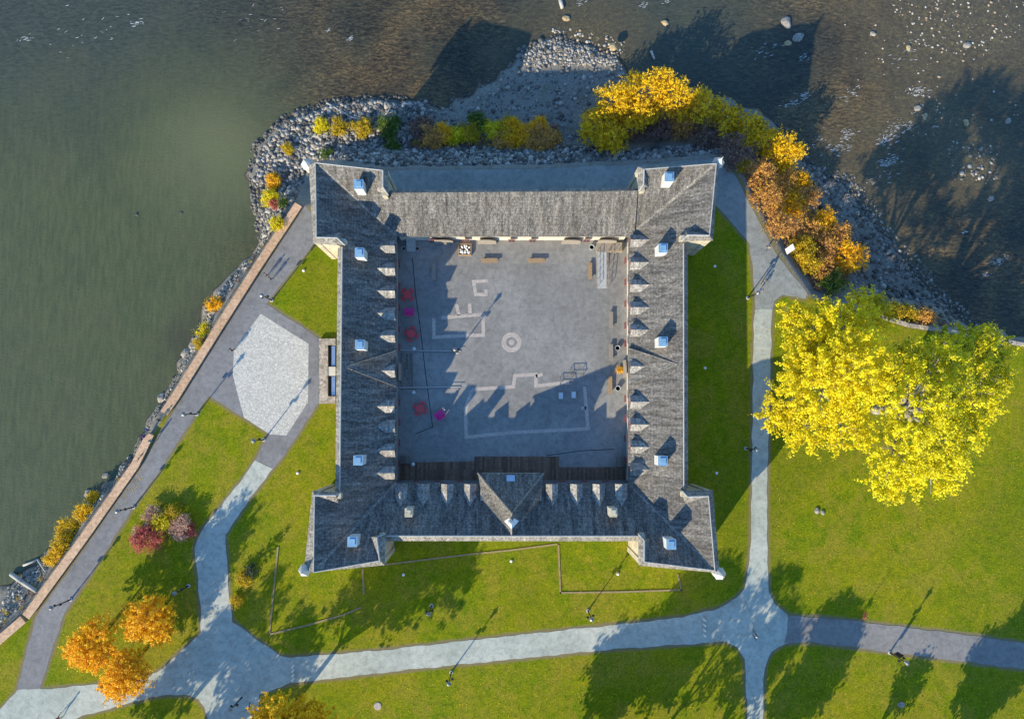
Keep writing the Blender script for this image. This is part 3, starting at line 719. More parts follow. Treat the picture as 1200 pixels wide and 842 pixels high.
for x in (505, 545, 600, 625, 690): wall_window('N', x, 277)
for x in (485, 511, 538, 660, 687, 713): wall_window('S', x, 565.3)
def door(s_, px, py, w, h, mat='wood_grey'):
    e = PL[s_].hit(px, py); u = out_n[s_]; a = Vector((-u.y, u.x, 0)); b0 = e+u*.03
    mb = MB(); k = 10; pts = [b0+a*(-w/2), b0+a*(w/2)]
    for p in pts: p.z = 0.05
    arc = [b0+a*(w/2*math.cos(math.pi*i/k)) for i in range(k+1)]
    for i, p in enumerate(arc): p.z = h-w*.18+math.sin(math.pi*i/k)*w*.18
    ring = [pts[0], pts[1]]+arc
    sh = -u*.12
    m_ = len(ring); mb.add(ring+[p+sh for p in ring], [list(range(m_)), list(range(m_, 2*m_))[::-1]]+[[i, (i+1) % m_, m_+(i+1) % m_, m_+i] for i in range(m_)])
    return fb(mb, 'door', M[mat])
for x in (518, 570, 672, 715): door('N', x, 277, 2.9, 2.3)
door('W', 465, 434, 2.6, 2.9); door('E', 736.3, 430, 2.6, 2.9)

# gate pit on the west side ------------------------------------------
g = thing('gate_light_well', 'fieldstone framed gate pit with two blue glazed wells beside the west wall', 'light well', P(385, 434))
x0, x1 = 374.5, 394; 
def rect(a, b, c, d, z): return Ps([(a, b), (c, b), (c, d), (a, d)], z)
mb = MB()
for q in ((374, 396.5, 384, 472.5), (384, 396.5, 393, 404), (384, 464, 393, 472.5)): mb.slab(rect(*q, .55), .55)
g1 = mb.build('rim', M['stone_dry'], g, world=True)
mb = MB(); mb.slab(rect(384.01, 429.5, 393, 440, .45), .45); mb.build('footbridge', M['plaster'], g, world=True)
for a, b_ in ((404, 429.5), (440, 464)):
    mb = MB(); mb.slab(rect(384.02, a+.02, 392.8, b_-.02, .12), .1); mb.build('well_floor', M['black_metal'], g, world=True)
    mb = MB(); p = Ps([(388.5, a+1.2), (392.7, a+1.2), (392.7, b_-1.2), (388.5, b_-1.2)], .2); mb.slab(p, .05); mb.build('glazing', M['cap_metal'], g, world=True)

# ------------------------------------------------------------------ promenade wall
W1 = [(351, 241), (300, 318), (256, 387), (206, 467), (194, 484)]
W2 = [(178, 508), (160, 545), (100, 630), (37, 716), (33, 721)]
W3 = [(30, 724), (0, 750), (-60, 812)]
def promenade_wall(pts, label):
    q = [P(a, b) for a, b in pts]; r = thing('promenade_wall', label, 'wall', q[0])
    def strip(w, z1, z0):
        mb = MB()
        L = []
        for i, p in enumerate(q):
            a = (q[min(i+1, len(q)-1)]-q[max(i-1, 0)]).normalized(); nn = Vector((-a.y, a.x, 0)); L.append((p+nn*w/2, p-nn*w/2))
        for i in range(len(q)-1):
            mb.slab([Vector((c.x, c.y, z1)) for c in (L[i][0], L[i+1][0], L[i+1][1], L[i][1])], z1-z0)
        return mb
    strip(1.0, .50, -2.2).build('wall', M['stone_dry'], r, world=True)
    strip(1.25, .58, .50).build('coping', M['coping'], r, world=True)
    mb = MB()
    for i in range(len(q)-1):
        a = (q[i+1]-q[i]); L = a.length; a.normalize(); nn = Vector((-a.y, a.x, 0))
        side = nn if nn.dot(Vector((-1, .6, 0))) > 0 else -nn
        off = side*.85
        p0, p1 = q[i]+off, q[i+1]+off
        mb.bar(p0+UP*.95, p1+UP*.95, .045, k=5); mb.bar(p0+UP*.55, p1+UP*.55, .03, k=4)
        m_ = max(1, int(L/2.4))
        for j in range(m_): c = p0.lerp(p1, j/m_); mb.bar(c-UP*.6, c+UP*.98, .045, k=5)
    mb.build('railing', M['black_metal'], r, world=True)
promenade_wall(W1, 'tan capped promenade wall running from the northwest bastion down past the cobbled plaza')
promenade_wall(W2, 'tan capped promenade wall beside the lower asphalt promenade, below the landing with walkers')
promenade_wall(W3, 'short tan capped wall stretch at the bottom left where the bank turns to grass')
# retaining wall on the east bank
mb = MB()
pts = [P(a, b) for a, b in [(1000, 363), (1038, 375), (1064, 383), (1130, 393), (1200, 406), (1330, 430)]]
for a, b_ in zip(pts[:-1], pts[1:]): mb.wall(a, b_, -4.5, .25, .55, 1)
tag(mb.build('retaining_wall', M['stone_dry'], origin=pts[0]), 'pale stone retaining wall at the river behind the big yellow trees', 'wall')

# stone outlines in the south lawn
for pts, lab in (([(325, 640), (314.7, 744), (360, 733), (402, 721), (424, 712)], 'tan stone edging in an L shape on the lawn left of the southwest bastion'),
                 ([(452, 662), (500, 656), (551, 650), (600, 645), (653.5, 638), (655.8, 695), (728, 694), (799.5, 691.5), (795, 672)], 'long tan stone edging stepping across the lawn below the south wall'),
                 ([(424, 666), (425.5, 696)], 'short straight stone edging below the southwest bastion')):
    mb = MB(); q = [P(a, b) for a, b in pts]
    for a, b_ in zip(q[:-1], q[1:]): mb.wall(a, b_, -.1, .10, .24, 1)
    tag(mb.build('stone_edging', M['edging'], origin=q[0]), lab, 'edging')

# ------------------------------------------------------------------ rocks
ico = None
def ico_data():
    bm = bmesh.new(); bmesh.ops.create_icosphere(bm, subdivisions=1, radius=1)
    v = np.array([x.co[:] for x in bm.verts]); f = np.array([[y.index for y in x.verts] for x in bm.faces]); bm.free(); return v, f
IV, IF = ico_data()
def rockmat():
    m, nt, b = newmat('riprap_stone'); at = nt.nodes.new('ShaderNodeAttribute'); at.attribute_name = 'tone'
    c = ramp(nt, at.outputs['Fac'], [(0, (.035, .034, .032)), (.3, (.105, .098, .088)), (.6, (.22, .205, .18)), (.85, (.40, .375, .335)), (1, (.32, .22, .14))])
    c = mix(nt, 1.0, c, ramp(nt, noise(nt, coords(nt, 'Object'), 4, 5), [(.3, (.7, .7, .7)), (.7, (1.25, 1.25, 1.25))]), 'MULTIPLY')
    nt.links.new(c, b.inputs['Base Color']); b.inputs['Roughness'].default_value = .9; return m
M['riprap'] = rockmat()
def scatter_rocks(name, zones):
    V = []; F = []; T = []; base = 0
    for poly, cnt, s0, s1, t0, t1, zp in zones:
        pp = Pn(poly, zp); mn, mx = pp.min(0), pp.max(0); pts = np.zeros((0, 2))
        while len(pts) < cnt:
            q = RN.uniform(mn, mx, (cnt*3, 2)); q = q[inside(pp, q[:, 0], q[:, 1])]; pts = np.vstack([pts, q])
        pts = pts[:cnt]; z = np.maximum(height(pts[:, 0], pts[:, 1]), ZW-.05)
        s = s0+(s1*1.35-s0)*RN.random(cnt)**3.4
        for (x, y), zz, r in zip(pts, z, s):
            v = IV*(1+RN.uniform(-.28, .28, (len(IV), 1)))*np.array([r*RN.uniform(.7, 1.25), r*RN.uniform(.7, 1.25), r*RN.uniform(.45, .85)])
            a = RN.random()*6.28; c, q = math.cos(a), math.sin(a)
            v = np.stack([v[:, 0]*c-v[:, 1]*q, v[:, 0]*q+v[:, 1]*c, v[:, 2]], -1)+np.array([x, y, zz+r*.15])
            V.append(v); F.append(IF+base); base += len(v); T.append(np.full(len(v), RN.uniform(t0, t1)*((.5 if zz < ZW+.14 else .8) if zz < ZW+.22 and zp != ZW else 1.0)))
    V = np.vstack(V); F = np.vstack(F); T = np.concatenate(T)
    fast_mesh(name, V, F, T, M['riprap'], kind='stuff')
def fast_mesh(name, V, F, T, mat, parent=None, kind=None, origin=None):
    me = bpy.data.meshes.new(name); k = F.shape[1]
    V = np.asarray(V, float)
    if origin is not None: V = V-np.array([*origin])
    me.vertices.add(len(V)); me.vertices.foreach_set('co', V.ravel())
    me.loops.add(F.size); me.loops.foreach_set('vertex_index', F.ravel().astype(np.int32))
    me.polygons.add(len(F)); me.polygons.foreach_set('loop_start', np.arange(len(F))*k); me.polygons.foreach_set('loop_total', np.full(len(F), k))
    me.update()
    a = me.attributes.new('tone', 'FLOAT', 'POINT'); a.data.foreach_set('value', np.asarray(T, np.float32))
    me.materials.append(mat); o = bpy.data.objects.new(name, me); COL.objects.link(o)
    if origin is not None and parent is None: o.location = origin
    if parent is not None: o.parent = parent
    if kind: o['kind'] = kind
    return o
scatter_rocks('riprap_rocks', [
    ([(288, 205), (297, 168), (329, 137), (372, 119), (430, 111), (478, 114), (478, 122), (430, 118), (374, 127), (335, 145), (304, 172), (296, 206), (302, 240), (306, 262), (312, 285), (303, 287), (298, 255)], 900, .06, .3, .05, .5, ZW),
    ([(905, 140), (950, 188), (992, 213), (1042, 278), (1082, 328), (1126, 376), (1115, 378), (1070, 335), (1030, 285), (985, 222), (940, 196)], 800, .06, .3, .05, .55, ZW),
    ([(40, 662), (72, 630), (104, 590), (140, 555), (165, 514), (190, 470), (212, 427), (232, 387), (246, 352), (254, 352), (240, 390), (218, 430), (197, 472), (172, 517), (147, 558), (110, 594), (78, 634), (46, 668)], 700, .05, .26, .1, .7, ZW),
    ([(294, 205), (302, 168), (335, 138), (378, 121), (430, 113), (470, 117), (500, 108), (505, 135), (455, 190), (400, 184), (356, 184), (350, 235), (332, 268), (308, 288), (302, 260)], 8000, .07, .35, .05, .97, -2.6),
    ([(345, 175), (450, 168), (560, 166), (690, 164), (745, 172), (840, 168), (850, 182), (745, 190), (620, 195), (455, 197), (400, 186)], 5200, .08, .38, .05, .85, -1.6),
    ([(515, 122), (552, 106), (588, 84), (612, 50), (660, 40), (722, 64), (738, 92), (700, 112), (684, 140), (690, 165), (560, 166), (470, 160), (490, 118)], 1700, .06, .32, .1, .8, -4.2),
    ([(610, 55), (660, 42), (722, 66), (730, 76), (615, 78)], 1700, .05, .24, .4, .97, -4.2),
    ([(306, 283), (330, 268), (290, 316), (246, 385), (198, 466), (150, 545), (92, 625), (30, 710), (0, 740), (0, 692), (40, 664), (72, 632), (104, 592), (140, 556), (165, 515), (190, 470), (214, 425), (234, 385), (248, 350), (264, 328), (292, 300)], 1900, .05, .26, .2, .95, -2.8),
    ([(850, 185), (880, 195), (950, 192), (990, 215), (1040, 280), (1080, 330), (1122, 376), (1040, 370), (1000, 355), (990, 310), (960, 260), (930, 215)], 1100, .08, .40, .05, .75, -2.8),
    ([(945, 188), (1000, 205), (1050, 275), (1100, 330), (1150, 385), (1120, 376), (1040, 280), (990, 215)], 800, .06, .26, .1, .75, ZW),
    ([(1045, 0), (1200, 0), (1200, 35), (1150, 65), (1085, 60), (1050, 35)], 420, .05, .20, .80, 1.0, ZW),
    ([(1065, 90), (1100, 60), (1110, 120), (1095, 165), (1070, 165)], 90, .05, .20, .82, 1.0, ZW),
    ([(980, 20), (1180, 60), (1200, 150), (1100, 160), (1000, 110)], 120, .05, .18, .7, 1.0, ZW),
    ([(650, 30), (735, 45), (730, 70), (640, 50)], 220, .06, .26, .7, 1.0, ZW),
    ([(1110, 165), (1170, 170), (1170, 215), (1115, 215)], 120, .08, .3, .3, 1.0, ZW),
])
# boulders in the river
def bank_pt(px, py):
    z = -2.0
    for _ in range(8): q = P(px, py, z); z = .5*z+.5*max(hz(q.x, q.y), ZW)
    return P(px, py, z)
def boulder(px, py, r, label, mat='boulder', group=None, z=None, sx=1.2, sy=.85):
    p = bank_pt(px, py) if z == 'bank' else P(px, py, ZW if z is None else z)
    bm = bmesh.new(); bmesh.ops.create_icosphere(bm, subdivisions=2, radius=1)
    a = rnd.uniform(0, 6); o1 = Vector((rnd.uniform(0, 50), rnd.uniform(0, 50), 0))
    from mathutils import noise as mn
    for v in bm.verts:
        k = 1+.35*mn.noise(v.co*1.3+o1)+.12*mn.noise(v.co*3+o1); v.co = Vector((v.co.x*sx*k*r, v.co.y*sy*k*r, v.co.z*.6*k*r))
    bmesh.ops.rotate(bm, verts=bm.verts, cent=(0, 0, 0), matrix=Matrix.Rotation(a, 3, 'Z'))
    me = bpy.data.meshes.new('boulder'); bm.to_mesh(me); bm.free(); me.materials.append(M[mat])
    o = bpy.data.objects.new('boulder', me); COL.objects.link(o); o.location = p
    return tag(o, label, 'boulder', group)
boulder(921, 27, .95, 'long dark boulder in the shaded river, uppermost of three near the shadow corner')
boulder(935, 44.5, .8, 'grey round boulder in the shaded river just below the long dark one')
boulder(923, 51, .55, 'small brownish boulder in the shaded river left of the grey round one', 'boulder_ochre')
boulder(779, 27, .55, 'ochre boulder alone in brown water at the top centre', 'boulder_ochre')
boulder(1023, 40, .45, 'small pale boulder standing alone in brown water right of the shadow corner')
boulder(1064.6, 56, .5, 'tan boulder at the lower left edge of the stony shallows', 'boulder_ochre')
boulder(1133, 53.5, .6, 'pale grey boulder in the stony shallows at the upper right')
boulder(1074.6, 127, .6, 'pale round boulder above the foaming riffle', sx=1)
boulder(1084, 136, .45, 'small ochre boulder touching the pale round one above the riffle', 'boulder_ochre')
boulder(1132, 144, .5, 'pinkish boulder at the edge of the tree shadow on the river', 'boulder_ochre')
boulder(1181, 142, .5, 'boulder deep in the tree shadow near the right edge of the river')
boulder(1161, 233, .5, 'dark boulder alone in the blue shaded river at the right')
boulder(268, 282-0, .6, 'dark stone under the green pool water beside the west bank') if False else None
boulder(161, 251, .5, 'dark stone barely showing in the middle of the green pool', 'boulder_dark', z=ZW-.18)
boulder(213, 250, .5, 'faint dark stone in the green pool nearer the west bank', 'boulder_dark', z=ZW-.2)
boulder(103, 578, .6, 'large grey boulder at the water edge above the yellow bank shrubs', z='bank')
boulder(124, 557, .5, 'pale boulder at the water edge beside the promenade railing', z='bank')
boulder(190, 466, .8, 'white boulder on the west bank beside the walkers landing', z='bank')
boulder(219, 414, .9, 'pale block on the west bank below the small orange shrub', z='bank')
boulder(226, 404, .6, 'small pale block on the west bank topping the larger one', z='bank')

# ------------------------------------------------------------------ vegetation
def leaves(lobes, count, size, clump_r=.8, per=26, shell=.55, up=.35, plume=0.0):
    """leaf quads in clumps through the outer volume of the lobes; tone is a random colour index"""
    w = np.array([l[1]**2 for l in lobes], float); w /= w.sum()
    nc = max(1, count//per); which = RN.choice(len(lobes), nc, p=w)
    D = np.zeros((nc, 3)); C = np.zeros((nc, 3)); Rr = np.zeros(nc); base_t = np.zeros(nc)
    for i, l in enumerate(lobes):
        m = which == i; k = m.sum()
        d = RN.normal(size=(k, 3)); d /= np.linalg.norm(d, axis=1)[:, None]
        d[:, 2] = np.where(d[:, 2] < -.25, -d[:, 2], d[:, 2])
        rr = l[1]*(shell+(1-shell)*RN.random(k)**.6)*(1+RN.normal(0, .10, k))
        C[m] = np.array([*l[0]])+d*rr[:, None]*np.array([1, 1, l[2] if len(l) > 2 else .85]); 
        D[m] = d; base_t[m] = RN.normal(l[3] if len(l) > 3 else .55, .16, k)
    cr = clump_r*RN.uniform(.5, 1.3, nc)
    N = nc*per; ci = np.repeat(np.arange(nc), per)
    off = RN.normal(size=(N, 3)); off /= np.linalg.norm(off, axis=1)[:, None]; off *= (RN.random(N)**.45)[:, None]*cr[ci][:, None]; off[:, 2] *= .65
    if plume:
        dd = D[ci]+RN.normal(0, .25, (nc, 3))[ci]; al = (off*dd).sum(1)[:, None]; off = off*.62+dd*al*plume
    pos = C[ci]+off
    nrm = RN.normal(size=(N, 3)); nrm[:, 2] = np.abs(nrm[:, 2])+up; nrm += off/np.maximum(cr[ci][:, None], .1)*.8; nrm /= np.linalg.norm(nrm, axis=1)[:, None]
    t = np.cross(nrm, RN.normal(size=(N, 3))); t /= np.linalg.norm(t, axis=1)[:, None]; b = np.cross(nrm, t)
    s = size*RN.uniform(.55, 1.25, N)[:, None]
    V = np.stack([pos-t*s*.5, pos+b*s*.34, pos+t*s*.5, pos-b*s*.34], 1).reshape(-1, 3)
    F = np.arange(N*4).reshape(-1, 4)
    tone = np.clip(base_t[ci]+RN.normal(0, .12, N), 0, 1)
    return V, F, np.repeat(tone, 4)
def limb(mb, p, q, r0, r1, bend=.12, k=7, seg=4):
    p = Vector(p); q = Vector(q); L = (q-p).length; last = p; pr = r0
    o = Vector((rnd.uniform(-1, 1), rnd.uniform(-1, 1), rnd.uniform(0, 1)))*L*bend
    for i in range(1, seg+1):
        t = i/seg; c = p.lerp(q, t)+o*math.sin(math.pi*t); r = r0+(r1-r0)*t; mb.bar(last, c, pr, r, k); last = c; pr = r
def tree(name, label, basepx, lobes_px, count, size, lm, cat='tree', plume=.5, bark='bark', trunk_r=.28, group=None, clump=.8, per=26, shell=.5, twigs=6, origin_z=0.0, base=None):
    b = base or P(*basepx, 0); b = Vector((b.x, b.y, origin_z))
    lobes = [(P(l[0], l[1], l[2]), l[3], l[4] if len(l) > 4 else .85, l[5] if len(l) > 5 else .55) for l in lobes_px]
    r = thing(name, label, cat, b, 0, group)
    mb = MB(); top = max(l[0].z for l in lobes); cen = sum((l[0] for l in lobes), Vector())/len(lobes)
    fork = Vector((b.x*.8+cen.x*.2, b.y*.8+cen.y*.2, b.z+(top-b.z)*.32))
    limb(mb, b, fork, trunk_r*1.25, trunk_r*.85, .03)
    for c, R_, *_ in lobes:
        limb(mb, fork, c, trunk_r*.6, trunk_r*.16, .1)
        for _ in range(twigs):
            d = Vector((rnd.gauss(0, 1), rnd.gauss(0, 1), rnd.gauss(.3, .8))).normalized()
            limb(mb, c, c+d*R_*.85, trunk_r*.16, .015, .12, 4, 2)
    mb.build('trunk', M[bark], r, world=True, smooth=True)
    V, F, T = leaves(lobes, count, size, clump, per, shell, .35, plume)
    fast_mesh('crown', V, F, T, LM[lm], r, origin=b)
    return r
def shrub(px, py, rad, lm, label, z=None, count=None, size=.17, group=None, flat=.75, cat='shrub', name='shrub', tone=.55, lobes=6, grow=1.22):
    rad *= grow; cz = rad*.75*flat
    if z is None:
        z = 0.0
        for _ in range(5): q = P(px, py, z+cz); z = hz(q.x, q.y)
    c = P(px, py, z+cz)
    b = Vector((c.x, c.y, z)); r = thing(name, label, cat, b, 0, group)
    L = [(Vector((c.x, c.y, z+rad*.6*flat)), rad*.72, flat, tone)]
    for i in range(lobes):
        a = 6.28*i/lobes+rnd.uniform(-.4, .4); q = rad*rnd.uniform(.4, .72)
        L.append((Vector((c.x+math.cos(a)*q, c.y+math.sin(a)*q, z+rad*rnd.uniform(.3, 1.05)*flat)), rad*rnd.uniform(.28, .46), flat, tone+rnd.uniform(-.15, .12)))
    mb = MB()
    for i in range(6):
        a = 6.28*i/6+rnd.random(); mb.bar(b-UP*.15, b+Vector((math.cos(a)*rad*.55, math.sin(a)*rad*.55, rad*1.0*flat)), .05, .012, 4)
    mb.build('stem', M['bark'], r, world=True)
    V, F, T = leaves(L, count or int(1100*rad*rad)+400, size, .42, 14, .3, .35, .9)
    fast_mesh('foliage', V, F, T, LM[lm], r, origin=b)
    return r

tree('yellow_tree', 'large golden yellow tree beside the path right of the fort', (955, 440),
     [(985, 388, 13, 4.6, .8, .62), (950, 398, 11, 4.0, .8, .6), (1010, 366, 10, 3.2, .7, .5), (1028, 368, 9, 2.2, .7, .45), (922, 472, 8, 3.4, .7, .62), (905, 488, 7, 2.2, .6, .6), (962, 452, 14, 5.2, .8, .68), (1000, 432, 17, 5.4, .8, .7),
      (942, 500, 8, 3.6, .7, .62), (985, 498, 11, 3.8, .8, .66), (940, 430, 12, 3.6, .8, .6), (930, 372, 9, 2.4, .7, .6)], 62000, .31, 'yellow', trunk_r=.5, bark='bark_pale', clump=.80, per=52, shell=.5, plume=.8, twigs=9)
tree('yellow_tree', 'broad yellow green tree with pale limbs standing right of the golden one', (1025, 480),
     [(1068, 470, 18, 5.6, .8, .56), (1050, 528, 13, 5.0, .8, .66), (1040, 562, 8, 3.0, .7, .72), (1100, 520, 13, 4.8, .8, .6), (1092, 436, 16, 4.8, .8, .52), (1135, 462, 12, 4.6, .8, .55), (1160, 440, 9, 3.2, .7, .5),
      (1140, 408, 11, 3.6, .8, .5), (1110, 408, 13, 3.2, .8, .52), (1090, 552, 9, 3.8, .7, .72), (1125, 500, 9, 3.6, .7, .6), (1064, 425, 14, 3.0, .8, .45), (1165, 405, 9, 2.6, .7, .5)], 64000, .31, 'yellowgreen', trunk_r=.6, bark='bark_pale', clump=.80, per=52, shell=.5, plume=.8, twigs=9)
tree('maple_tree', 'round orange maple, leftmost of the cluster of three', (122, 741), [(108, 756, 5.2, 3.2, .85), (118, 742, 5.6, 2.6), (95, 762, 4.2, 2.2), (120, 768, 4.2, 2.2)], 15000, .25, 'orange', group='three orange maples', clump=.55, shell=.45)
tree('maple_tree', 'round orange maple, uppermost of the cluster of three', (187, 716), [(175, 726, 5.4, 3.3, .85), (188, 715, 4.6, 2.4), (165, 732, 4.4, 2.4), (190, 735, 4.2, 2.2, .8, .4), (160, 716, 4.2, 2.0)], 15000, .25, 'orange', group='three orange maples', clump=.55, shell=.45)
tree('maple_tree', 'round orange maple, lowest of the cluster of three', (158, 775), [(147, 790, 5.0, 3.2, .85), (158, 775, 4.6, 2.4), (136, 800, 4.0, 2.2), (158, 795, 4.2, 2.2, .8, .4)], 15000, .25, 'orange', group='three orange maples', clump=.55, shell=.45)
tree('maple_tree', 'tall golden tree cut off by the bottom edge of the photo', (345, 822), [(335, 842, 8, 4.2, .9), (318, 842, 6, 3.2), (358, 846, 6.5, 3.6), (338, 856, 11.5, 3.6), (300, 870, 9, 4.2), (385, 876, 9, 4.4), (340, 886, 13, 4.6), (330, 872, 11, 4.4)], 42000, .34, 'gold', trunk_r=.32, clump=.7, shell=.4)
# trees beyond the bottom edge, seen by their shadows
for (bx, by), hh, cnt, lab in (((120, 930), 13, 5500, 'sparse tree beyond the bottom left corner'), ((190, 945), 13, 4500, 'sparse tree below the path junction'),
                               ((695, 880), 13, 30000, 'tall tree below the south path, left of the crossing'), ((640, 905), 11, 14000, 'tree below the lawn left of the crossing'),
                               ((800, 915), 13, 6500, 'tree below the narrow path at the crossing'), ((870, 900), 11, 18000, 'tree right below the narrow path'),
                               ((1095, 905), 11, 26000, 'dense tree beyond the bottom right corner'), ((1010, 880), 7, 1500, 'small young tree beyond the lower right lawn'), ((745, 905), 15, 3600, 'thin tall tree beyond the bottom edge, left of the narrow path'), ((160, 905), 14, 3800, 'thin tall tree beyond the bottom edge below the junction'), ((225, 915), 12, 3000, 'thin tree beyond the bottom edge right of the junction')):
    b = P(bx, by); S_ = hh/13
    lob = [(b+Vector((rnd.uniform(-2.4, 2.4)*S_, rnd.uniform(-2.4, 2.4)*S_, hh*f)), rr*S_*(1.35 if cnt > 7000 else 1.1)) for f, rr in ((.45, 2.6), (.6, 3.2), (.72, 3.0), (.85, 2.4), (.95, 1.4))]
    r = thing('park_tree', lab, 'tree', b); mb = MB(); fork = b+UP*hh*.3; limb(mb, b, fork, .3, .22, .02)
    for c, q in lob: limb(mb, fork, c, .16, .05, .1)
    mb.build('trunk', M['bark'], r, world=True)
    V, F, T = leaves(lob, cnt, .5, .9, 22, .3); fast_mesh('crown', V, F, T, LM['olive'], r, origin=b)

# river bank shrubs, north east: a hedge of yellow willows then rust coloured scrub
G1 = 'yellow willows on the river bank'
for px, py, rr, lab in ((700, 145, 2.6, 'olive yellow willow at the left end of the river hedge'), (722, 118, 3.0, 'bright yellow willow above the left end of the river hedge'), (755, 108, 3.2, 'bright yellow willow crowning the top of the river hedge'),
                        (790, 112, 3.1, 'bright golden willow right of the hedge crown'), (822, 125, 2.8, 'olive gold willow midway along the river hedge'), (850, 140, 2.6, 'olive willow where the hedge bends down'),
                        (878, 152, 2.5, 'olive willow on the falling part of the hedge'), (902, 166, 2.4, 'olive yellow willow above the golden end of the hedge'), (920, 183, 2.3, 'golden willow at the right end of the hedge'), (718, 160, 2.4, 'green yellow willow low at the left end of the hedge'), (745, 135, 2.6, 'golden willow in the second row of the hedge')):
    shrub(px, py, rr, 'gold', lab, tone=.58 if 'bright' in lab or 'golden' in lab else .48, group=G1, flat=1.2, size=.26, count=int(2600*rr), grow=1.42, name='willow_shrub')
G2 = 'scrub on the river bank'
for px, py, rr, lm, lab in ((770, 150, 2.0, 'brown', 'bare brown scrub inside the river hedge bend'), (800, 148, 2.0, 'rust', 'russet scrub under the golden willows'), (830, 158, 2.0, 'brown', 'bare brown scrub above the northeast bastion'), (860, 178, 2.2, 'brown', 'bare brown scrub beside the northeast sentry turret'),
                            (777, 150, .9, 'orange', 'small orange bush inside the brown scrub'), (870, 193, .9, 'olive', 'small yellow bush right of the northeast sentry turret'), (893, 205, 2.2, 'rust', 'pale russet scrub right of the northeast bastion'), (915, 215, 2.0, 'rust', 'rust shrub below the golden end of the hedge'),
                            (938, 212, 1.6, 'orange', 'bright orange shrub at the rocky shore below the hedge'), (900, 232, 2.0, 'rust', 'rust shrub beside the bend of the north path'), (925, 240, 2.2, 'orange', 'orange shrub in the middle of the shore scrub'), (945, 232, 1.6, 'rust', 'rust shrub on the shore edge of the scrub'),
                            (915, 262, 2.0, 'rust', 'rust shrub touching the path above the white board'), (940, 265, 2.1, 'rust', 'broad rust shrub in the lower shore scrub'), (965, 258, 1.7, 'orange', 'light orange shrub at the rocks'), (940, 290, 1.8, 'olive', 'yellow green shrub right of the white board'),
                            (965, 285, 2.0, 'rust', 'rust shrub above the lowest orange one'), (985, 272, 1.5, 'rust', 'russet shrub jutting toward the rocks'), (995, 302, 2.3, 'orange', 'orange shrub at the lower right end of the scrub'), (965, 312, 2.0, 'rust', 'rust shrub near the top of the golden tree'),
                            (948, 308, 1.5, 'olive', 'yellow shrub at the path edge near the golden tree'), (975, 330, 1.7, 'green', 'dark green shrub tucked above the golden tree'), (1065, 366, 1.2, 'olive', 'yellow bush on the retaining wall above the lawn'), (1085, 370, 1.2, 'rust', 'rust bush on the retaining wall beside the yellow one'), (1050, 362, 1.1, 'olive', 'yellow bush at the left end of the retaining wall')):
    shrub(px, py, rr, lm, lab, group=G2, size=.21, count=int(2400*rr), flat=1.0, grow=1.45)
G3 = 'shrubs on the north bank'
for px, py, rr, lm, lab in ((378, 147, .9, 'yellow', 'small golden shrub, leftmost on the stony north bank'), (398, 150, 1.1, 'olive', 'yellow shrub second from the left on the stony north bank'), (425, 150, 1.2, 'olive', 'yellow shrub beside the driftwood on the north bank'), (455, 148, 1.4, 'green', 'dark green shrub on the north bank between yellow ones and shade'),
                            (495, 150, 1.6, 'brown', 'brown shrub at the left end of the shaded thicket'), (508, 160, 1.7, 'rust', 'rust shrub in the shaded thicket'), (520, 158, 1.2, 'orange', 'orange shrub in the left of the shaded thicket'), (533, 160, 1.1, 'yellow', 'yellow shrub in the middle of the shaded thicket'),
                            (553, 156, 1.2, 'olive', 'olive shrub in the middle of the shaded thicket'), (577, 152, 1.1, 'yellow', 'yellow shrub right of the thicket middle'), (597, 150, 1.5, 'olive', 'olive shrub at the top of the shaded thicket'), (604, 157, 1.8, 'orange', 'bright orange shrub, biggest in the thicket'),
                            (622, 165, 1.6, 'rust', 'russet shrub right of the bright orange one'), (640, 163, 1.7, 'rust', 'russet shrub at the right end of the thicket'), (590, 165, 1.4, 'rust', 'rust shrub below the bright orange one'), (632, 148, 1.3, 'orange', 'light orange shrub at the upper right of the thicket'),
                            (460, 172, .9, 'green', 'green bush alone on the riprap below the thicket'), (383, 181, .7, 'green', 'green tuft on the riprap above the northwest bastion'), (560, 143, 1.2, 'green', 'dark green bush behind the olive shrub')):
    shrub(px, py, rr, lm, lab, group=G3, size=.18, grow=1.6, flat=.6)
G4 = 'shrubs on the west bank'
for px, py, rr, lm, lab in ((320, 212, 1.0, 'orange', 'orange shrub, uppermost beside the northwest bastion'), (316, 232, 1.3, 'yellow', 'golden shrub left of the northwest bastion'), (322, 240, .7, 'red', 'small red shrub among the golden ones'), (332, 238, .7, 'green', 'bright green bush right of the golden shrub'), (325, 262, 1.0, 'yellow', 'golden shrub at the top end of the promenade wall'),
                            (338, 175, .8, 'olive', 'yellow bush on the white riprap'), (252, 356, 1.1, 'orange', 'orange shrub on the west bank opposite the plaza'), (240, 388, .9, 'yellow', 'yellow shrub below the orange one on the west bank'), (233, 402, .8, 'olive', 'olive bush low on the west bank'),
                            (110, 583, .9, 'gold', 'small yellow shrub above the row by the lower promenade'), (97, 600, 1.2, 'gold', 'yellow shrub at the top of the lower bank row'), (82, 620, 1.5, 'gold', 'broad yellow shrub in the lower bank row'), (72, 638, 1.4, 'gold', 'broad yellow shrub second from the bottom of the bank row'), (62, 655, 1.1, 'gold', 'yellow shrub at the bottom end of the bank row')):
    shrub(px, py, rr, lm, lab, group=G4, size=.17, grow=1.4)
G5 = 'ornamental shrubs in the lawn beds'
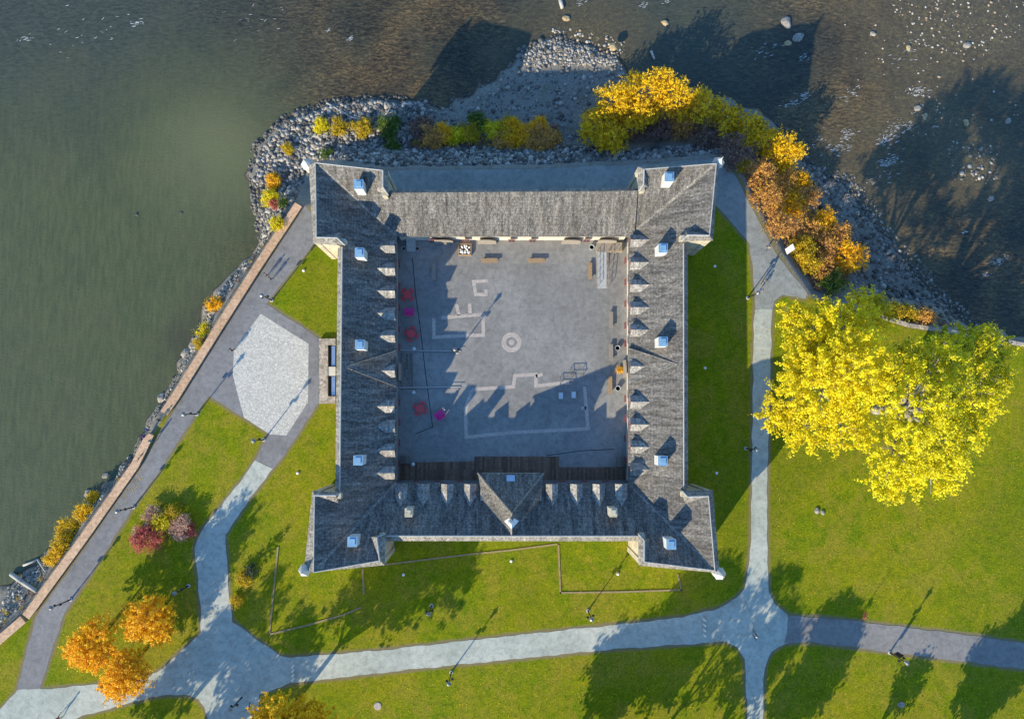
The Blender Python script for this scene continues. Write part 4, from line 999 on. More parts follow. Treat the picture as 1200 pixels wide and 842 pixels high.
for px, py, rr, lm, lab in ((188, 612, 1.5, 'yellow', 'yellow shrub in the middle of the round lawn bed'), (180, 602, 1.3, 'pink', 'mauve shrub at the upper left of the lawn bed'), (203, 600, 1.3, 'olive', 'olive shrub at the top of the lawn bed'), (210, 618, 1.6, 'pink', 'mauve shrub at the right of the lawn bed'), (171, 631, 2.1, 'red', 'red shrub at the lower left of the lawn bed'), (162, 626, 1.0, 'pink', 'pale red shrub at the left end of the lawn bed'), (222, 622, 1.0, 'red', 'dark red shrub at the right end of the lawn bed'),
                            (285, 678, 1.2, 'olive', 'yellow brown shrub beside the dark conifer'), (277, 704, .9, 'olive', 'thin brown shrub at the path edge below the conifer')):
    shrub(px, py, rr, lm, lab, group=G5, size=.16, z=0.0)
tree('dwarf_conifer', 'dark green dwarf conifer on the lawn beside the curving path', (294, 667), [(295, 667, 1.0, 1.1, .8), (294.5, 668, 2.0, .7), (294, 669, 2.8, .4)], 2200, .14, 'conifer', trunk_r=.09, clump=.3, twigs=2)
shrub(727.5, 433, .5, 'orange', 'orange shrub against the east courtyard wall', z=0.0, size=.14)
# young sapling on the east lawn, nearly bare
b = P(1009, 719); r = thing('sapling', 'thin nearly bare sapling with red leaves on the lawn above the east path', 'sapling', b)
mb = MB(); limb(mb, b, b+UP*3.4, .05, .015, .02, 5)
for i in range(10): a = i*2.4; z = .8+i*.24; limb(mb, b+UP*z, b+Vector((math.cos(a)*.5, math.sin(a)*.5, z+.5)), .015, .005, .1, 4, 2)
mb.build('trunk', M['bark'], r, world=True)
V, F, T = leaves([(b+UP*.9, .45), (b+Vector((.5, .2, .5)), .35)], 260, .14, .2, 10, .2); fast_mesh('foliage', V, F, T, LM['red'], r, origin=b)

# tangled weeds along the banks: uncountable
def weeds(name, zones, lm, size):
    V = []; T = []
    for poly, cnt, zp, r0, r1 in zones:
        pp = Pn(poly, zp); mn, mx = pp.min(0), pp.max(0); q = RN.uniform(mn, mx, (cnt*6, 2)); q = q[inside(pp, q[:, 0], q[:, 1])][:cnt]; z = height(q[:, 0], q[:, 1])
        for (x, y), zz in zip(q, z):
            if zz < ZW+.3: continue
            r = RN.uniform(r0, r1); v, f, t = leaves([(Vector((x, y, zz+r*.25)), r, .5, RN.uniform(.3, .8))], int(90*r/.4), size, r*.6, 10, .2, 1.0); V.append(v); T.append(t)
    V = np.vstack(V); T = np.concatenate(T); fast_mesh(name, V, np.arange(len(V)).reshape(-1, 4), T, LM[lm], kind='stuff')
WB = [(306, 283), (338, 248), (290, 320), (246, 387), (198, 468), (150, 547), (92, 628), (30, 712), (0, 742), (0, 712), (40, 680), (72, 650), (104, 606), (140, 568), (165, 530), (190, 486), (214, 440), (234, 402), (250, 370), (270, 335)]
SC = [(870, 180), (900, 190), (930, 205), (960, 245), (990, 265), (1015, 300), (1000, 330), (960, 340), (925, 296), (890, 236), (872, 205)]
HB = [(695, 130), (760, 108), (830, 128), (900, 165), (935, 190), (890, 190), (840, 168), (780, 160), (700, 165)]
NB = [(480, 142), (655, 140), (660, 170), (480, 172)]
weeds('bank_weeds', [(WB, 210, -1.5, .25, .6), (SC, 120, -.8, .4, .9), (NB, 50, -2.5, .3, .7)], 'olive', .13)
weeds('bank_weeds', [(WB, 130, -1.5, .25, .6), (SC, 200, -.8, .4, 1.0), (HB, 110, -2.2, .5, 1.1), (NB, 110, -2.5, .4, .9), ([(1000, 352), (1120, 378), (1115, 384), (1040, 372)], 40, -1.5, .3, .6)], 'brown', .15)
weeds('bank_weeds', [(SC, 190, -.8, .4, 1.1), (NB, 40, -2.5, .3, .7), (WB, 50, -1.5, .2, .5)], 'rust', .14)
# fallen leaves: uncountable
def litter():
    zones = [([(890, 390), (1190, 390), (1195, 570), (1050, 625), (900, 530)], 5200, 'y'), ([(905, 560), (1195, 500), (1200, 740), (1000, 720), (905, 690)], 5200, 'y'), ([(895, 780), (1200, 800), (1200, 842), (900, 842)], 1500, 'y'), ([(430, 800), (860, 770), (860, 842), (420, 842)], 2200, 'y'),
             ([(885, 300), (910, 350), (908, 400), (884, 440)], 300, 'o'), ([(70, 720), (230, 720), (230, 800), (60, 800)], 700, 'o'), ([(128, 600), (165, 545), (168, 560), (135, 612)], 320, 'o'), ([(905, 330), (1190, 380), (1190, 500), (905, 520)], 1400, 'y'),
             ([(810, 300), (880, 300), (880, 560), (812, 560)], 350, 'y'), ([(270, 640), (440, 700), (430, 760), (290, 740)], 300, 'y'), ([(460, 650), (800, 650), (780, 720), (480, 740)], 500, 'y')]
    V = []; T = []
    for poly, cnt, k in zones:
        pp = Pn(poly); mn, mx = pp.min(0), pp.max(0); q = RN.uniform(mn, mx, (cnt*4, 2)); q = q[inside(pp, q[:, 0], q[:, 1])][:int(cnt*.36)]
        m_ = len(q); a = RN.random(m_)*6.28; s = RN.uniform(.03, .10, m_)
        c = np.stack([q[:, 0], q[:, 1], np.full(m_, .05)], -1); t = np.stack([np.cos(a), np.sin(a), RN.uniform(-.3, .3, m_)], -1)*s[:, None]; b = np.stack([-np.sin(a), np.cos(a), RN.uniform(-.3, .3, m_)], -1)*s[:, None]*.7
        V.append(np.stack([c-t, c+b, c+t, c-b], 1).reshape(-1, 3)); T.append(np.repeat(RN.uniform(.3, 1, m_), 4))
    V = np.vstack(V); T = np.concatenate(T); fast_mesh('fallen_leaves', V, np.arange(len(V)).reshape(-1, 4), T, LM['olive'], kind='stuff')
litter()
# white water flecks in the rapids
def foam():
    V = []
    for px, py, r, cnt in ((1037, 164, 2.2, 60), (994, 158, 2.0, 36), (1078, 107, 2.2, 40), (943, 112, 1.3, 22), (941, 68, 1.5, 16), (1171, 304, 1.6, 26), (1157, 322, .8, 10), (1040, 190, 2.4, 60), (1055, 150, 3.0, 60), (985, 175, 2.6, 40), (900, 60, 3.0, 20), (930, 120, 2.5, 30), (1000, 108, 2.5, 18), (385, 35, .6, 8), (411, 44, .8, 12), (160, 28, 1.5, 22), (30, 45, 1.6, 14), (755, 5, 1.4, 16), (680, 3, 1.2, 12), (780, 3, .8, 9),
                           (1060, 60, 5, 20), (960, 165, 3, 14), (100, 40, 8, 24), (300, 20, 8, 16), (1130, 272, .7, 9), (1025, 210, 3, 20)):
        c = P(px, py, ZW+.02)
        for _ in range(cnt):
            x = c.x+rnd.gauss(0, r*.42); y = c.y+rnd.gauss(0, r*.22)+.3*(x-c.x); a = rnd.gauss(.3, .3); L = rnd.uniform(.08, .45); w = rnd.uniform(.012, .045)
            t = np.array([math.cos(a)*L, math.sin(a)*L, 0]); b = np.array([-math.sin(a)*w, math.cos(a)*w, 0]); p = np.array([x, y, ZW+.03])
            V += [p-t, p+b-t*.2, p+t, p-b+t*.2]
    V = np.array(V); fast_mesh('white_water', V, np.arange(len(V)).reshape(-1, 4), np.ones(len(V)), M['white_paint'], kind='stuff')
foam()
# driftwood and posts
def log(pts, r, label, z):
    mb = MB(); q = [(bank_pt(a, b)+UP*(.12+.04*i)) if z is None else P(a, b, z+i*.05) for i, (a, b) in enumerate(pts)]
    for i in range(len(q)-1): mb.bar(q[i], q[i+1], r*(1-.3*i/len(q)), r*(1-.3*(i+1)/len(q)), 8)
    tag(mb.build('driftwood_log', M['driftwood'], origin=q[0], smooth=True), label, 'log')
log([(14, 672), (28, 682), (44, 692)], .35, 'thick grey driftwood log across the lower west bank', None)
log([(28, 662), (45, 655), (54, 668)], .18, 'crooked pale branch on the lower west bank', None)
log([(383, 121), (398, 130), (412, 138), (423, 141)], .18, 'long bleached branch on the stony northwest point', None)
log([(440, 148), (452, 135), (460, 124)], .10, 'thin bleached branch standing near the yellow shrubs', None)
log([(763, 60), (767, 70)], .22, 'pale log lying in the shaded river above the hedge', ZW+.1)
log([(656, -2), (659, 10)], .35, 'thick grey log at the top edge of the river', ZW+.1)
boulder(664, 22, .6, 'ochre rock below the log at the top edge of the river', 'boulder_ochre')
boulder(718, 55, .7, 'ochre rock on the sunlit gravel bar tip', 'boulder_ochre', z=-3.3)

# ------------------------------------------------------------------ street lamps
def make_lamp():
    r = empty('street_lamp', (0, 0, 0))
    MB().lathe([(.28, 0), (.28, .12), (.2, .16)], k=10).build('footing', M['concrete_base'], r)
    MB().lathe([(.13, .16), (.13, .7), (.085, .9), (.065, 4.0)], k=8).build('pole', M['black_metal'], r)
    mb = MB(); mb.bar((-.42, 0, 3.2), (.42, 0, 3.2), .03); 
    for s in (-1, 1): mb.lathe([(.06, 2.85), (.18, 2.95), (.2, 3.15), (.08, 3.3)], (s*.42, 0, 0), 8)
    mb.build('side_light', M['black_metal'], r)
    l = MB().lathe([(.1, 4.0), (.2, 4.1), (.24, 4.5), (.1, 4.55)], k=8).build('lantern', M['lantern'], r)
    MB().lathe([(.34, 4.5), (.3, 4.58), (.1, 4.72), (.02, 4.9)], k=8).build('lantern_cap', M['grey_metal'], l)
    return r
lamp0 = make_lamp(); first = True
for (px, py), a, lab in (((506, 709), .3, 'black street lamp on the lawn below the south wall, left of two'), ((689, 715), .3, 'black street lamp on the lawn just above the path, below the southeast bastion'), ((528.8, 787), .3, 'black street lamp on the lawn below the long concrete path'),
                         ((1042.5, 764), .5, 'black street lamp below the dark east path at the lower right'), ((309.4, 515), .5, 'black street lamp at the lower tip of the cobbled plaza'), ((231, 485), .2, 'black street lamp at the promenade edge left of the plaza'), ((318.6, 351.8), .2, 'black street lamp at the lawn tip above the plaza'),
                         ((156.8, 593.8), .2, 'black street lamp on the promenade edge left of the round shrub bed'), ((83, 702), .2, 'black street lamp on the lower promenade edge, nearest the bottom left'), ((284, 816), .2, 'black street lamp in the shade at the bottom of the path junction'), ((221, 686), .5, 'black street lamp in the maples shade beside the curving path'),
                         ((876, 349), .5, 'black street lamp left of the east path near two walkers'), ((874, 525), .5, 'black street lamp in the fort shadow left of the east path'), ((535.5, 412.5), .2, 'black street lamp in the courtyard at the end of the upper low wall')):
    o = lamp0 if first else copy_tree(lamp0); first = False
    o.location = P(px, py); o.rotation_euler = (0, 0, a); tag(o, lab, 'street lamp', 'street lamps around the fort')
# banner on the lower right lamp is a separate flag
b = P(1042.5, 764); mb = MB(); mb.box((b.x+.42, b.y+.25, .9), (.7, .04, 1.7), .5)
tag(mb.build('banner', M['black_metal'], origin=(b.x, b.y, .9)), 'dark banner hanging on the lower right street lamp', 'banner')

# bollards
def make_bollard():
    r = empty('bollard', (0, 0, 0)); MB().lathe([(.13, 0), (.13, .75), (.11, .85)], k=10).build('post', M['white_paint'], r); MB().lathe([(.14, .85), (.12, .93), (.03, .98)], k=10).build('cap', M['white_paint'], r); return r
bo = make_bollard(); first = True
for x, ys, where in ((344.3, (779, 784, 789.5, 794.5), 'left'), (824.5, (725, 731, 737, 743), 'right')):
    for i, y in enumerate(ys):
        o = bo if first else copy_tree(bo); first = False; o.location = P(x, y)
        tag(o, 'white bollard, %s of four at the %s end of the path' % (('uppermost', 'second from the top', 'third from the top', 'lowest')[i], where), 'bollard', 'white bollards across the path')
# low white ground lights on the lawns
gl = None
for px, py, lab in ((473, 673, 'small white ground light in the tree shadow below the southwest bastion'), (599, 657, 'small white ground light on the lawn below the south wall'), (724, 672, 'small white ground light below the southeast bastion flank'), (839.5, 554, 'small white ground light in the shaded lawn above the southeast bastion'), (837.5, 312, 'small white ground light in the shaded lawn below the northeast bastion'),
                    (826, 431, 'small white ground light midway along the shaded east lawn'), (349, 554, 'small white ground light on the lawn right of the plaza path'), (356, 317, 'small white ground light on the lawn below the northwest bastion')):
    mb = MB(); p = P(px, py); mb.lathe([(.22, 0), (.22, .12), (.16, .2), (.05, .24)], p, 10); tag(mb.build('ground_light', M['white_paint'], origin=p), lab, 'ground light', 'ground lights on the lawns')
mb = MB(); p = P(442.7, 826.7); mb.lathe([(.55, 0), (.55, .07), (.42, .09)], p, 18); tag(mb.build('manhole_cover', M['court_stone'], origin=p), 'round pinkish manhole cover in the bottom lawn', 'manhole cover')
boulder(957, 598, .45, 'white stone on the lawn below the golden tree, left one', z=.05); boulder(964, 600, .35, 'smaller white stone on the lawn beside the left one', z=.05); boulder(1056, 825, .5, 'white stone on the bottom right lawn', z=.05); boulder(173, 615, .45, 'grey stone at the left side of the round shrub bed', z=.1)

# white board with two legs
b = P(922, 294); r = thing('information_board', 'white tilted information board beside the path at the rust scrub', 'sign', b, R(35))
MB().box((0, 0, 0), (.001, .001, .001))
mb = MB(); mb.add([(-.75, -.45, 1.0), (.75, -.45, 1.0), (.75, .45, 1.5), (-.75, .45, 1.5), (-.75, -.45, .93), (.75, -.45, .93), (.75, .45, 1.43), (-.75, .45, 1.43)], [[0, 1, 2, 3], [7, 6, 5, 4], [0, 4, 5, 1], [1, 5, 6, 2], [2, 6, 7, 3], [3, 7, 4, 0]]); mb.build('board', M['sign_white'], r)
for s in (-.6, .6): MB().bar((s, 0, 0), (s, 0, 1.2), .05).build('leg', M['black_metal'], r)

# ------------------------------------------------------------------ courtyard furniture
def make_bench(mat):
    r = empty('bench', (0, 0, 0)); mb = MB()
    for i in range(3): mb.box((0, -.22+.22*i, .43), (2.6, .19, .06))
    mb.build('seat', M[mat], r)
    for s in (-1, 1):
        MB().box((s*1.0, 0, 0), (.12, .5, .43)).build('leg', M['wood_grey'], r)
    return r
benches = (((573.5, 306), 0, 'wood_bench', 'brown wooden bench on the sunny courtyard, left of the two by the north wall'), ((628.5, 306), 0, 'wood_bench', 'brown wooden bench on the sunny courtyard, right of the two by the north wall'), ((508.5, 319), R(90), 'wood_grey', 'grey wooden bench in the shade near the northwest corner of the courtyard'),
           ((691, 318), R(90), 'wood_bench', 'wooden bench beside the ramp at the northeast of the courtyard'), ((715.5, 375), R(90), 'wood_grey', 'wooden bench, uppermost of three along the east wall'), ((715.5, 413), R(90), 'wood_grey', 'wooden bench, middle of three along the east wall'), ((714.5, 451), R(90), 'wood_bench', 'wooden bench, lowest of three along the east wall'))
prot = {}
for (px, py), a, mt, lab in benches:
    if mt in prot: o = copy_tree(prot[mt])
    else: o = prot[mt] = make_bench(mt)
    o.location = P(px, py, .02); o.rotation_euler = (0, 0, a); tag(o, lab, 'bench', 'benches around the courtyard')
def make_table():
    r = empty('picnic_table', (0, 0, 0))
    MB().lathe([(.62, .72), (.66, .74), (.66, .78), (.62, .79)], k=24).build('tabletop', M['red_table'], r)
    MB().lathe([(.35, 0), (.3, .05), (.06, .1), (.06, .72)], k=10).build('leg', M['black_metal'], r)
    for i in range(4):
        mb = MB(); a0 = math.pi/4+i*math.pi/2
        for j in range(5):
            a, b_ = a0-.5+j*.2, a0-.5+(j+1)*.2
            mb.slab([(math.cos(t)*q, math.sin(t)*q, .46) for t, q in ((a, .86), (a, 1.18), (b_, 1.18), (b_, .86))], .05)
        mb.bar((math.cos(a0)*.1, math.sin(a0)*.1, .2), (math.cos(a0)*1.0, math.sin(a0)*1.0, .42), .035)
        mb.build('seat', M['red_table'], r)
    return r
tb = make_table(); first = True
for (px, py), a, lab in (((478, 346), 0, 'round red picnic table with curved seats, uppermost by the west wall'), ((482.5, 391.5), .5, 'round red picnic table with curved seats just above the west entrance'), ((493, 478.5), .3, 'round red picnic table with curved seats below the west entrance')):
    o = tb if first else copy_tree(tb); first = False; o.location = P(px, py, .02); o.rotation_euler = (0, 0, a); tag(o, lab, 'table', 'round red picnic tables')
def make_lounge():
    r = empty('lounge_chair', (0, 0, 0)); mb = MB()
    for i in range(5): mb.add(*slat((-.5+.25*i, .1)))
    mb.build('seat', M['pink_paint'], r); mb = MB()
    for i in range(5):
        x = -.5+.25*i; mb.add([(x-.11, .35, .28), (x+.11, .35, .28), (x+.11, .75, 1.05-abs(i-2)*.06), (x-.11, .75, 1.05-abs(i-2)*.06), (x-.11, .39, .28), (x+.11, .39, .28), (x+.11, .79, 1.05-abs(i-2)*.06), (x-.11, .79, 1.05-abs(i-2)*.06)], [[0, 1, 2, 3], [7, 6, 5, 4], [0, 4, 5, 1], [1, 5, 6, 2], [2, 6, 7, 3], [3, 7, 4, 0]])
    mb.build('backrest', M['pink_paint'], r)
    for s in (-1, 1):
        MB().box((s*.66, .05, .6), (.17, 1.05, .04)).build('armrest', M['pink_paint'], r)
        MB().box((s*.62, -.4, 0), (.1, .1, .6)).build('leg', M['pink_paint'], r); MB().box((s*.62, .45, 0), (.1, .1, .6)).build('leg', M['pink_paint'], r)
    return r
def slat(c):
    x, y = c; a = .11
    return [(x-a, -.5, .42), (x+a, -.5, .42), (x+a, .4, .28), (x-a, .4, .28), (x-a, -.5, .38), (x+a, -.5, .38), (x+a, .4, .24), (x-a, .4, .24)], [[0, 1, 2, 3], [7, 6, 5, 4], [0, 4, 5, 1], [1, 5, 6, 2], [2, 6, 7, 3], [3, 7, 4, 0]]
lc = make_lounge(); lc.location = P(480.3, 365, .02); lc.rotation_euler = (0, 0, R(180)); tag(lc, 'magenta wooden lounge chair between two red picnic tables', 'chair', 'magenta lounge chairs')
l2 = copy_tree(lc); l2.location = P(515, 485.5, .02); l2.rotation_euler = (0, 0, R(-145)); tag(l2, 'magenta wooden lounge chair half in sun at the shadow edge', 'chair', 'magenta lounge chairs')
# low walls flanking the west entrance, with globe posts
for py, lab in ((412.5, 'upper low black rail from the west entrance into the courtyard'), (456, 'lower low black rail from the west entrance into the courtyard')):
    q0, q1 = P(468, py-1), P(540, py+(0 if py < 430 else -1.5)); r = thing('entrance_rail', lab, 'railing', q0, 0, 'rails of the west entrance')
    mb = MB(); mb.wall(q0, q1, 0, .12, .22, 1); mb.build('kerb', M['concrete_base'], r, world=True)
    mb = MB(); mb.bar(q0+UP*.5, q1+UP*.5, .035); mb.build('rail', M['black_metal'], r, world=True)
    for i in range(5): c = q0.lerp(q1, (i+.2)/4.4); MB().bar(c, c+UP*.5, .03).build('post', M['black_metal'], r, world=True)
gp = None
for px, py, lab in ((486.5, 409.5, 'pale globe post above the west entrance decking'), (486, 460, 'pale globe post below the west entrance decking'), (485.5, 543, 'pale globe post at the left end of the boardwalk')):
    if gp is None:
        gp = empty('globe_post', (0, 0, 0)); MB().lathe([(.12, 0), (.07, .1), (.06, 1.1)], k=8).build('post', M['black_metal'], gp); MB().lathe([(.08, 1.1), (.24, 1.22), (.3, 1.4), (.22, 1.6), (.05, 1.7)], k=12).build('globe', M['lantern'], gp, smooth=True); o = gp
    else: o = copy_tree(gp)
    o.location = P(px, py, .02); tag(o, lab, 'lamp', 'globe posts of the courtyard')
# framed planter bed
b = P(545, 293); r = thing('planter_bed', 'square wooden planter bed with stones against the north wall', 'planter', b); mb = MB()
for x, y, sx, sy in ((-.95, 0, .12, 1.7), (.95, 0, .12, 1.7), (0, .85, 2.02, .12), (0, -.85, 2.02, .12)): mb.box((x, y, 0), (sx, sy, .5))
mb.build('frame', M['wood_bench'], r); MB().box((0, 0, 0), (1.78, 1.58, .35)).build('soil', M['soil'], r)
mb = MB()
for _ in range(26): mb.lathe([(.12, 0), (.16, .08), (.06, .18)], (rnd.uniform(-.75, .75), rnd.uniform(-.65, .65), .33), 6)
mb.build('stones', M['white_paint'], r)
# stone steps with two pots, north-west corner
b = P(482, 291); r = thing('entrance_steps', 'grey stone steps in the shaded northwest corner of the courtyard', 'steps', b)
mb = MB()
for i in range(5): mb.box((0, 1.1-.0-.36*i, 0), (1.4, .37, .85-.16*i))
mb.build('tread', M['concrete_base'], r)
for px, lab in ((473.5, 'white round planter left of the shaded stone steps'), (489.5, 'white round planter right of the shaded stone steps')):
    p = P(px, 292); r = thing('planter_pot', lab, 'planter', p); MB().lathe([(.28, 0), (.38, .55), (.33, .55), (.3, .45)], k=12).build('pot', M['lantern'], r); MB().lathe([(.31, .4), (.31, .46)], k=12).build('soil', M['soil'], r)
# round white bins by the east wall
for px, py, lab in ((723, 408, 'white round planter beside the middle east bench'), (723.5, 455, 'white round planter beside the lowest east bench'), (693, 290.5, 'white round planter left of the wooden landing')):
    p = P(px, py); r = thing('planter_pot', lab, 'planter', p); MB().lathe([(.3, 0), (.42, .6), (.36, .6), (.33, .5)], k=12).build('pot', M['lantern'], r); MB().lathe([(.34, .45), (.34, .5)], k=12).build('soil', M['soil'], r)
# wooden landing with ramp, north-east corner
b = P(714, 289); r = thing('access_ramp', 'wooden landing with long grey ramp and rails at the northeast corner of the courtyard', 'ramp', b)
mb = MB(); mb.slab(Ps([(699, 284), (729, 284), (729, 295), (699, 295)], .6), .6); mb.build('landing', M['wood_grey'], r, world=True)
mb = MB(); a, b1, c, d = P(700, 295.1, .6), P(711, 295.1, .6), P(711, 338, .04), P(700, 338, .04)
mb.add([a, b1, c, d, a-UP*.58, b1-UP*.58], [[0, 3, 2, 1], [0, 1, 5, 4], [0, 4, 3], [1, 2, 5]]); mb.build('ramp_surface', M['lead'], r, world=True)
for x in (699.3, 711.7):
    mb = MB(); p, q = P(x, 295, .6), P(x, 337, .04); mb.bar(p+UP*.9, q+UP*.9, .04); mb.bar(p+UP*.45, q+UP*.45, .03)
    for i in range(6): t = p.lerp(q, i/5); mb.bar(t, t+UP*.9, .04)
    mb.build('railing', M['wood_grey'], r, world=True)
mb = MB(); p, q = P(713, 295.5, .6), P(729, 295.5, .6); mb.bar(p+UP*.9, q+UP*.9, .05)
for i in range(4): t = p.lerp(q, i/3); mb.bar(t, t+UP*.9, .04)
mb.build('railing', M['wood_bench'], r, world=True)
# grey gravel strip east of the ramp
sheet('gravel_strip', [(713, 297), (730, 297), (730, 350), (712, 362), (713, 330)], .027, M['darkpath'])
# low metal frames and two stone pedestals
for (px, py), lab in (((676, 435), 'dark low metal frame, upper of two on the courtyard'), ((663.5, 446), 'dark low metal frame, lower of two on the courtyard')):
    b = P(px, py); r = thing('bike_rack', lab, 'bike rack', b, R(2)); mb = MB()
    c = [(-.95, -.5), (.95, -.5), (.95, .5), (-.95, .5)]
    for i in range(4): a, d = c[i], c[(i+1) % 4]; mb.bar((*a, .42), (*d, .42), .04)
    mb.build('rail', M['grey_metal'], r)
    for a in c: MB().bar((*a, 0), (*a, .5), .045).build('post', M['black_metal'], r)
for (px, py), lab in (((657, 463.5), 'white stone pedestal, left of two at the shadow edge'), ((672, 462.5), 'white stone pedestal, right of two at the shadow edge')):
    b = P(px, py); r = thing('pedestal', lab, 'pedestal', b); MB().box((0, 0, 0), (.6, .95, .5), 0, 0, .92).build('block', M['white_paint'], r); MB().box((0, 0, .5), (.62, .97, .08)).build('cap', M['lantern'], r)
# stairs at both ends of the boardwalk
for (a, c, d, e), lab in (((468.5, 534, 480, 543), 'wooden steps at the left end of the boardwalk'), ((722.5, 535, 732, 547), 'wooden steps at the right end of the boardwalk')):
    b = P((a+d)/2, (c+e)/2); r = thing('wooden_steps', lab, 'steps', b, 0, 'steps of the boardwalk')
    for i in range(3):
        t0 = a+(d-a)*i/3; mb = MB(); mb.slab(Ps([(t0, c), (d, c), (d, e), (t0, e)], .2+.17*i), .17); mb.build('tread', M['deck_grey'], r, world=True)

# ------------------------------------------------------------------ people and bicycles
SKIN = pm('skin', (.42, .26, .18), (.5, .32, .23), 3, .6)
HAIR = pm('dark_hair', (.025, .018, .012), (.06, .04, .03), 9, .7)
CL = {k: pm(k+'_cloth', tuple(x*.8 for x in c), c, 5, .9) for k, c in {'navy': (.02, .03, .09), 'blue': (.03, .10, .42), 'purple': (.22, .06, .34), 'teal': (.03, .28, .34), 'red': (.45, .03, .03), 'white': (.7, .7, .7), 'grey': (.16, .16, .17), 'black': (.02, .02, .02), 'denim': (.06, .09, .17), 'beige': (.4, .33, .24)}.items()}
def person(loc, rz, top, legs, label, pose='stand', z=0.0, seat=None):
    J = {}; E = []
    def j(nm, co, r): J[nm] = (Vector(co), r)
    def e(*ns):
        for a, b in zip(ns[:-1], ns[1:]): E.append((a, b))
    ride = pose == 'ride'; sit = pose == 'sit'
    st = .28 if pose == 'walk' else .0
    hip = .92 if not sit else .52
    if ride: hip = 1.0
    lean = .32 if ride else .02
    j('pelvis', (0, 0, hip), .14); j('waist', (0, lean*.3, hip+.18), .125); j('chest', (0, lean*.75, hip+.36), .15); j('neck', (0, lean, hip+.53), .06); j('head', (0, lean+.03, hip+.66), .095); j('crown', (0, lean+.03, hip+.76), .08)
    e('pelvis', 'waist', 'chest', 'neck', 'head', 'crown')
    for s, n_ in ((-1, 'l'), (1, 'r')):
        sw = st*s
        j(n_+'hip', (s*.09, 0, hip-.06), .095)
        if sit: kn, an, to = (s*.11, .42, .5), (s*.11, .44, .09), (s*.12, .6, .05)
        elif ride: kn, an, to = (s*.11, .32+s*.05, .72+s*.12), (s*.11, .12+s*.1, .34+s*.14), (s*.11, .28+s*.1, .31+s*.14)
        else: kn, an, to = (s*.1, sw*.45+.03, .49), (s*.1, sw*.95-.02, .09), (s*.11, sw*.95+.15, .05)
        j(n_+'knee', kn, .065); j(n_+'ankle', an, .045); j(n_+'toe', to, .04)
        e('pelvis', n_+'hip', n_+'knee', n_+'ankle', n_+'toe')
        sh = (s*.19, lean*.85, hip+.47); j(n_+'sh', sh, .06)
        if ride: el, wr = (s*.25, lean+.22, hip+.26), (s*.24, lean+.42, hip+.1)
        elif sit: el, wr = (s*.25, .06, hip+.22), (s*.16, .28, hip+.12)
        else: el, wr = (s*.25, -sw*.35-.02, hip+.2), (s*.26, -sw*.7+.08, hip-.04)
        j(n_+'el', el, .045); j(n_+'wr', wr, .03)
        d = (Vector(wr)-Vector(el)).normalized(); pa = Vector(wr)+d*.08; j(n_+'palm', pa, .032); e('chest', n_+'sh', n_+'el', n_+'wr', n_+'palm')
        for q in range(4):
            o = Vector((0, (q-1.5)*.021, 0)); L = (.075, .085, .08, .062)[q]
            j(n_+'f%d' % q, pa+o+d*.03, .009); j(n_+'g%d' % q, pa+o*1.1+d*(.03+L)+Vector((-s*.015, 0, 0)), .008); e(n_+'palm', n_+'f%d' % q, n_+'g%d' % q)
        j(n_+'t0', pa-d*.03+Vector((-s*.02, .035, 0)), .01); j(n_+'t1', pa+d*.02+Vector((-s*.03, .055, 0)), .009); e(n_+'wr', n_+'t0', n_+'t1')
    names = list(J); me = bpy.data.meshes.new('person'); me.from_pydata([J[q][0][:] for q in names], [(names.index(a), names.index(b)) for a, b in E], [])
    tmp = bpy.data.objects.new('tmp', me); COL.objects.link(tmp)
    sk = tmp.modifiers.new('s', 'SKIN'); sk.use_smooth_shade = True
    for v, q in zip(me.skin_vertices[0].data, names): v.radius = (J[q][1], J[q][1]); v.use_root = q == 'pelvis'
    sub = tmp.modifiers.new('b', 'SUBSURF'); sub.levels = 1; sub.render_levels = 1
    dg = bpy.context.evaluated_depsgraph_get(); out = bpy.data.meshes.new_from_object(tmp.evaluated_get(dg)); bpy.data.objects.remove(tmp)
    out.name = 'body'
    out.materials.clear()
    for m_ in (CL[top], CL[legs], SKIN, CL['black']): out.materials.append(m_)
    ends = [J[s+'wr'][0] for s in 'lr']; feet = [J[s+'toe'][0] for s in 'lr']+[J[s+'ankle'][0] for s in 'lr']; kn = [J[s+'knee'][0] for s in 'lr']+[J[s+'hip'][0] for s in 'lr']
    for p in out.polygons:
        c = p.center; p.use_smooth = True
        if c.z > hip+.52: i = 2
        elif min((c-q).length for q in ends) < .07 or any((c-J[s+'palm'][0]).length < .16 and (c-J[s+'el'][0]).length > .22 for s in 'lr'): i = 2
        elif min((c-q).length for q in feet) < .1: i = 3
        elif c.z < hip+.02 and abs(c.x) < .2 or min((c-q).length for q in kn) < .14: i = 1
        else: i = 0
        p.material_index = i
    r = thing('person', label, 'person', Vector((*P(*loc, z).xy, z)), rz)
    b = bpy.data.objects.new('body', out); COL.objects.link(b); b.parent = r
    h = J['head'][0]; mb = MB(); mb.lathe([(.09, .0), (.112, .06), (.105, .12), (.07, .165), (.02, .18)], (h.x, h.y-.012, h.z-.02), 12); mb.build('hair', HAIR, b, smooth=True)
    mb = MB()
    for s in (-1, 1): mb.lathe([(.012, -.01), (.012, .01)], (s*.035, h.y+.098, h.z+.01), 6)
    mb.bar((0, h.y+.09, h.z+.0), (0, h.y+.125, h.z-.03), .012, .016); mb.box((0, h.y+.092, h.z-.065), (.05, .012, .01)); mb.build('face', SKIN, b)
    return r
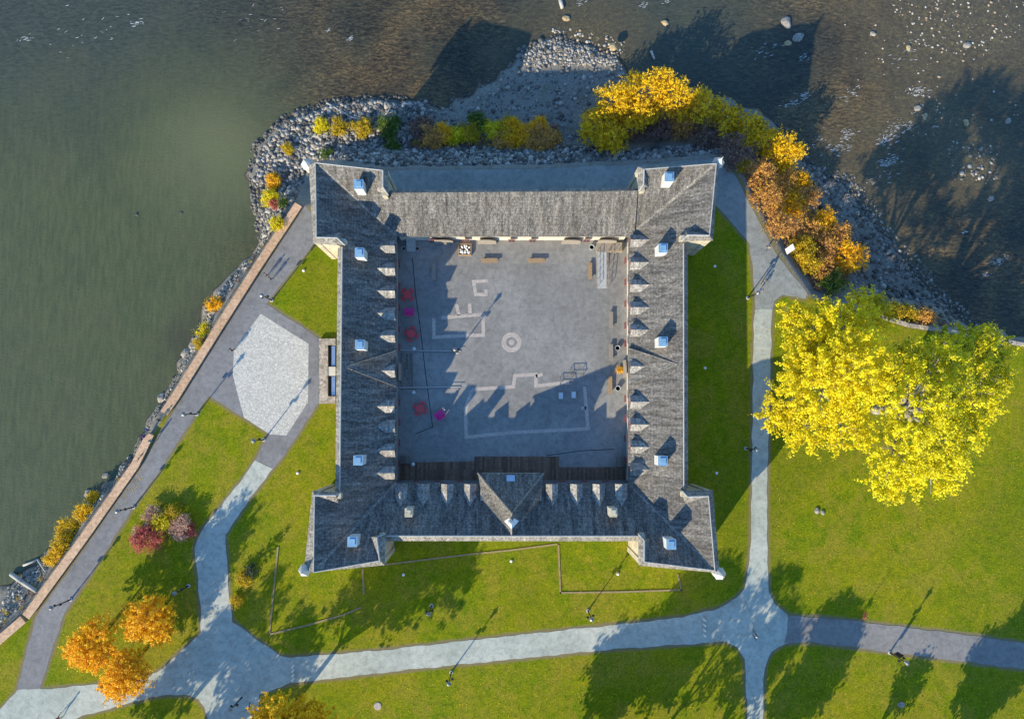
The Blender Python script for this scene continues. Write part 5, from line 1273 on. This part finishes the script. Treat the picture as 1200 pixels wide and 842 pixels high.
def bicycle(loc, rz, label, frame='black'):
    r = thing('bicycle', label, 'bicycle', P(*loc, .03), rz)
    for y in (-.52, .52):
        w = MB(); w.torus((0, y, .34), (1, 0, 0), .32, .02, 24, 6); o = w.build('wheel', M['black_metal'], r)
        s = MB()
        for i in range(8): a = i*math.pi/4; s.bar((0, y, .34), (0, y+math.cos(a)*.31, .34+math.sin(a)*.31), .004, k=4)
        s.build('spokes', M['grey_metal'], o)
    f = MB(); bb = (0, -.08, .3); st = (0, -.2, .82); hd = (0, .34, .86); rx = (0, -.52, .34); fx = (0, .52, .34)
    for a, b in ((bb, st), (bb, hd), (st, hd), (bb, rx), (st, rx), (hd, fx)): f.bar(a, b, .022)
    f.build('frame', CL[frame], r); MB().bar((-.28, .36, 1.0), (.28, .36, 1.0), .016).bar((0, .34, .86), (0, .36, 1.0), .016).build('handlebar', M['black_metal'], r)
    MB().box((0, -.24, .86), (.14, .26, .07), 0, 0, .7).build('saddle', M['black_metal'], r)
    return r
person((274, 410.5), R(-35), 'navy', 'black', 'person in dark clothes walking on the promenade at the plaza edge', 'walk', .03)
person((313.5, 323), R(-35), 'grey', 'black', 'person in grey walking near the top of the promenade, left of two', 'walk', .03)
person((319, 327.5), R(-35), 'black', 'denim', 'person in black walking near the top of the promenade, right of two', 'walk', .03)
person((176, 503), R(140), 'blue', 'denim', 'person in blue standing at the gap in the promenade wall', 'stand', .03)
person((170.5, 511.5), R(-40), 'purple', 'black', 'person in purple sitting on the promenade wall end', 'sit', .10)
person((181, 516), R(100), 'teal', 'denim', 'person in teal standing on the promenade beside the wall gap', 'walk', .03)
person((190, 492), R(-40), 'black', 'grey', 'person in black at the upper end of the wall gap', 'stand', .03)
bicycle((166.5, 535), R(-30), 'black bicycle parked against the promenade wall below the walkers')
bicycle((883.5, 743), R(10), 'black bicycle ridden across the path crossing')
person((883.5, 744), R(10), 'white', 'black', 'cyclist in a white top riding over the path crossing', 'ride', .03)
person((889.5, 341), R(170), 'blue', 'denim', 'person in blue walking on the east path, nearer of two', 'walk', .03)
person((893, 330), R(170), 'grey', 'black', 'person in grey walking on the east path, farther of two', 'walk', .03)
person((898, 292), R(20), 'beige', 'denim', 'person in beige walking on the path left of the white board', 'walk', .03)
person((72, 838), R(60), 'red', 'black', 'person in red at the bottom left corner of the concrete path', 'walk', .03)
person((294.5, 825), R(60), 'blue', 'navy', 'person in blue in the shade at the bottom of the path junction', 'walk', .03)
person((521, 479), R(130), 'white', 'beige', 'person in white standing beside the sunlit magenta chair', 'stand', .02)
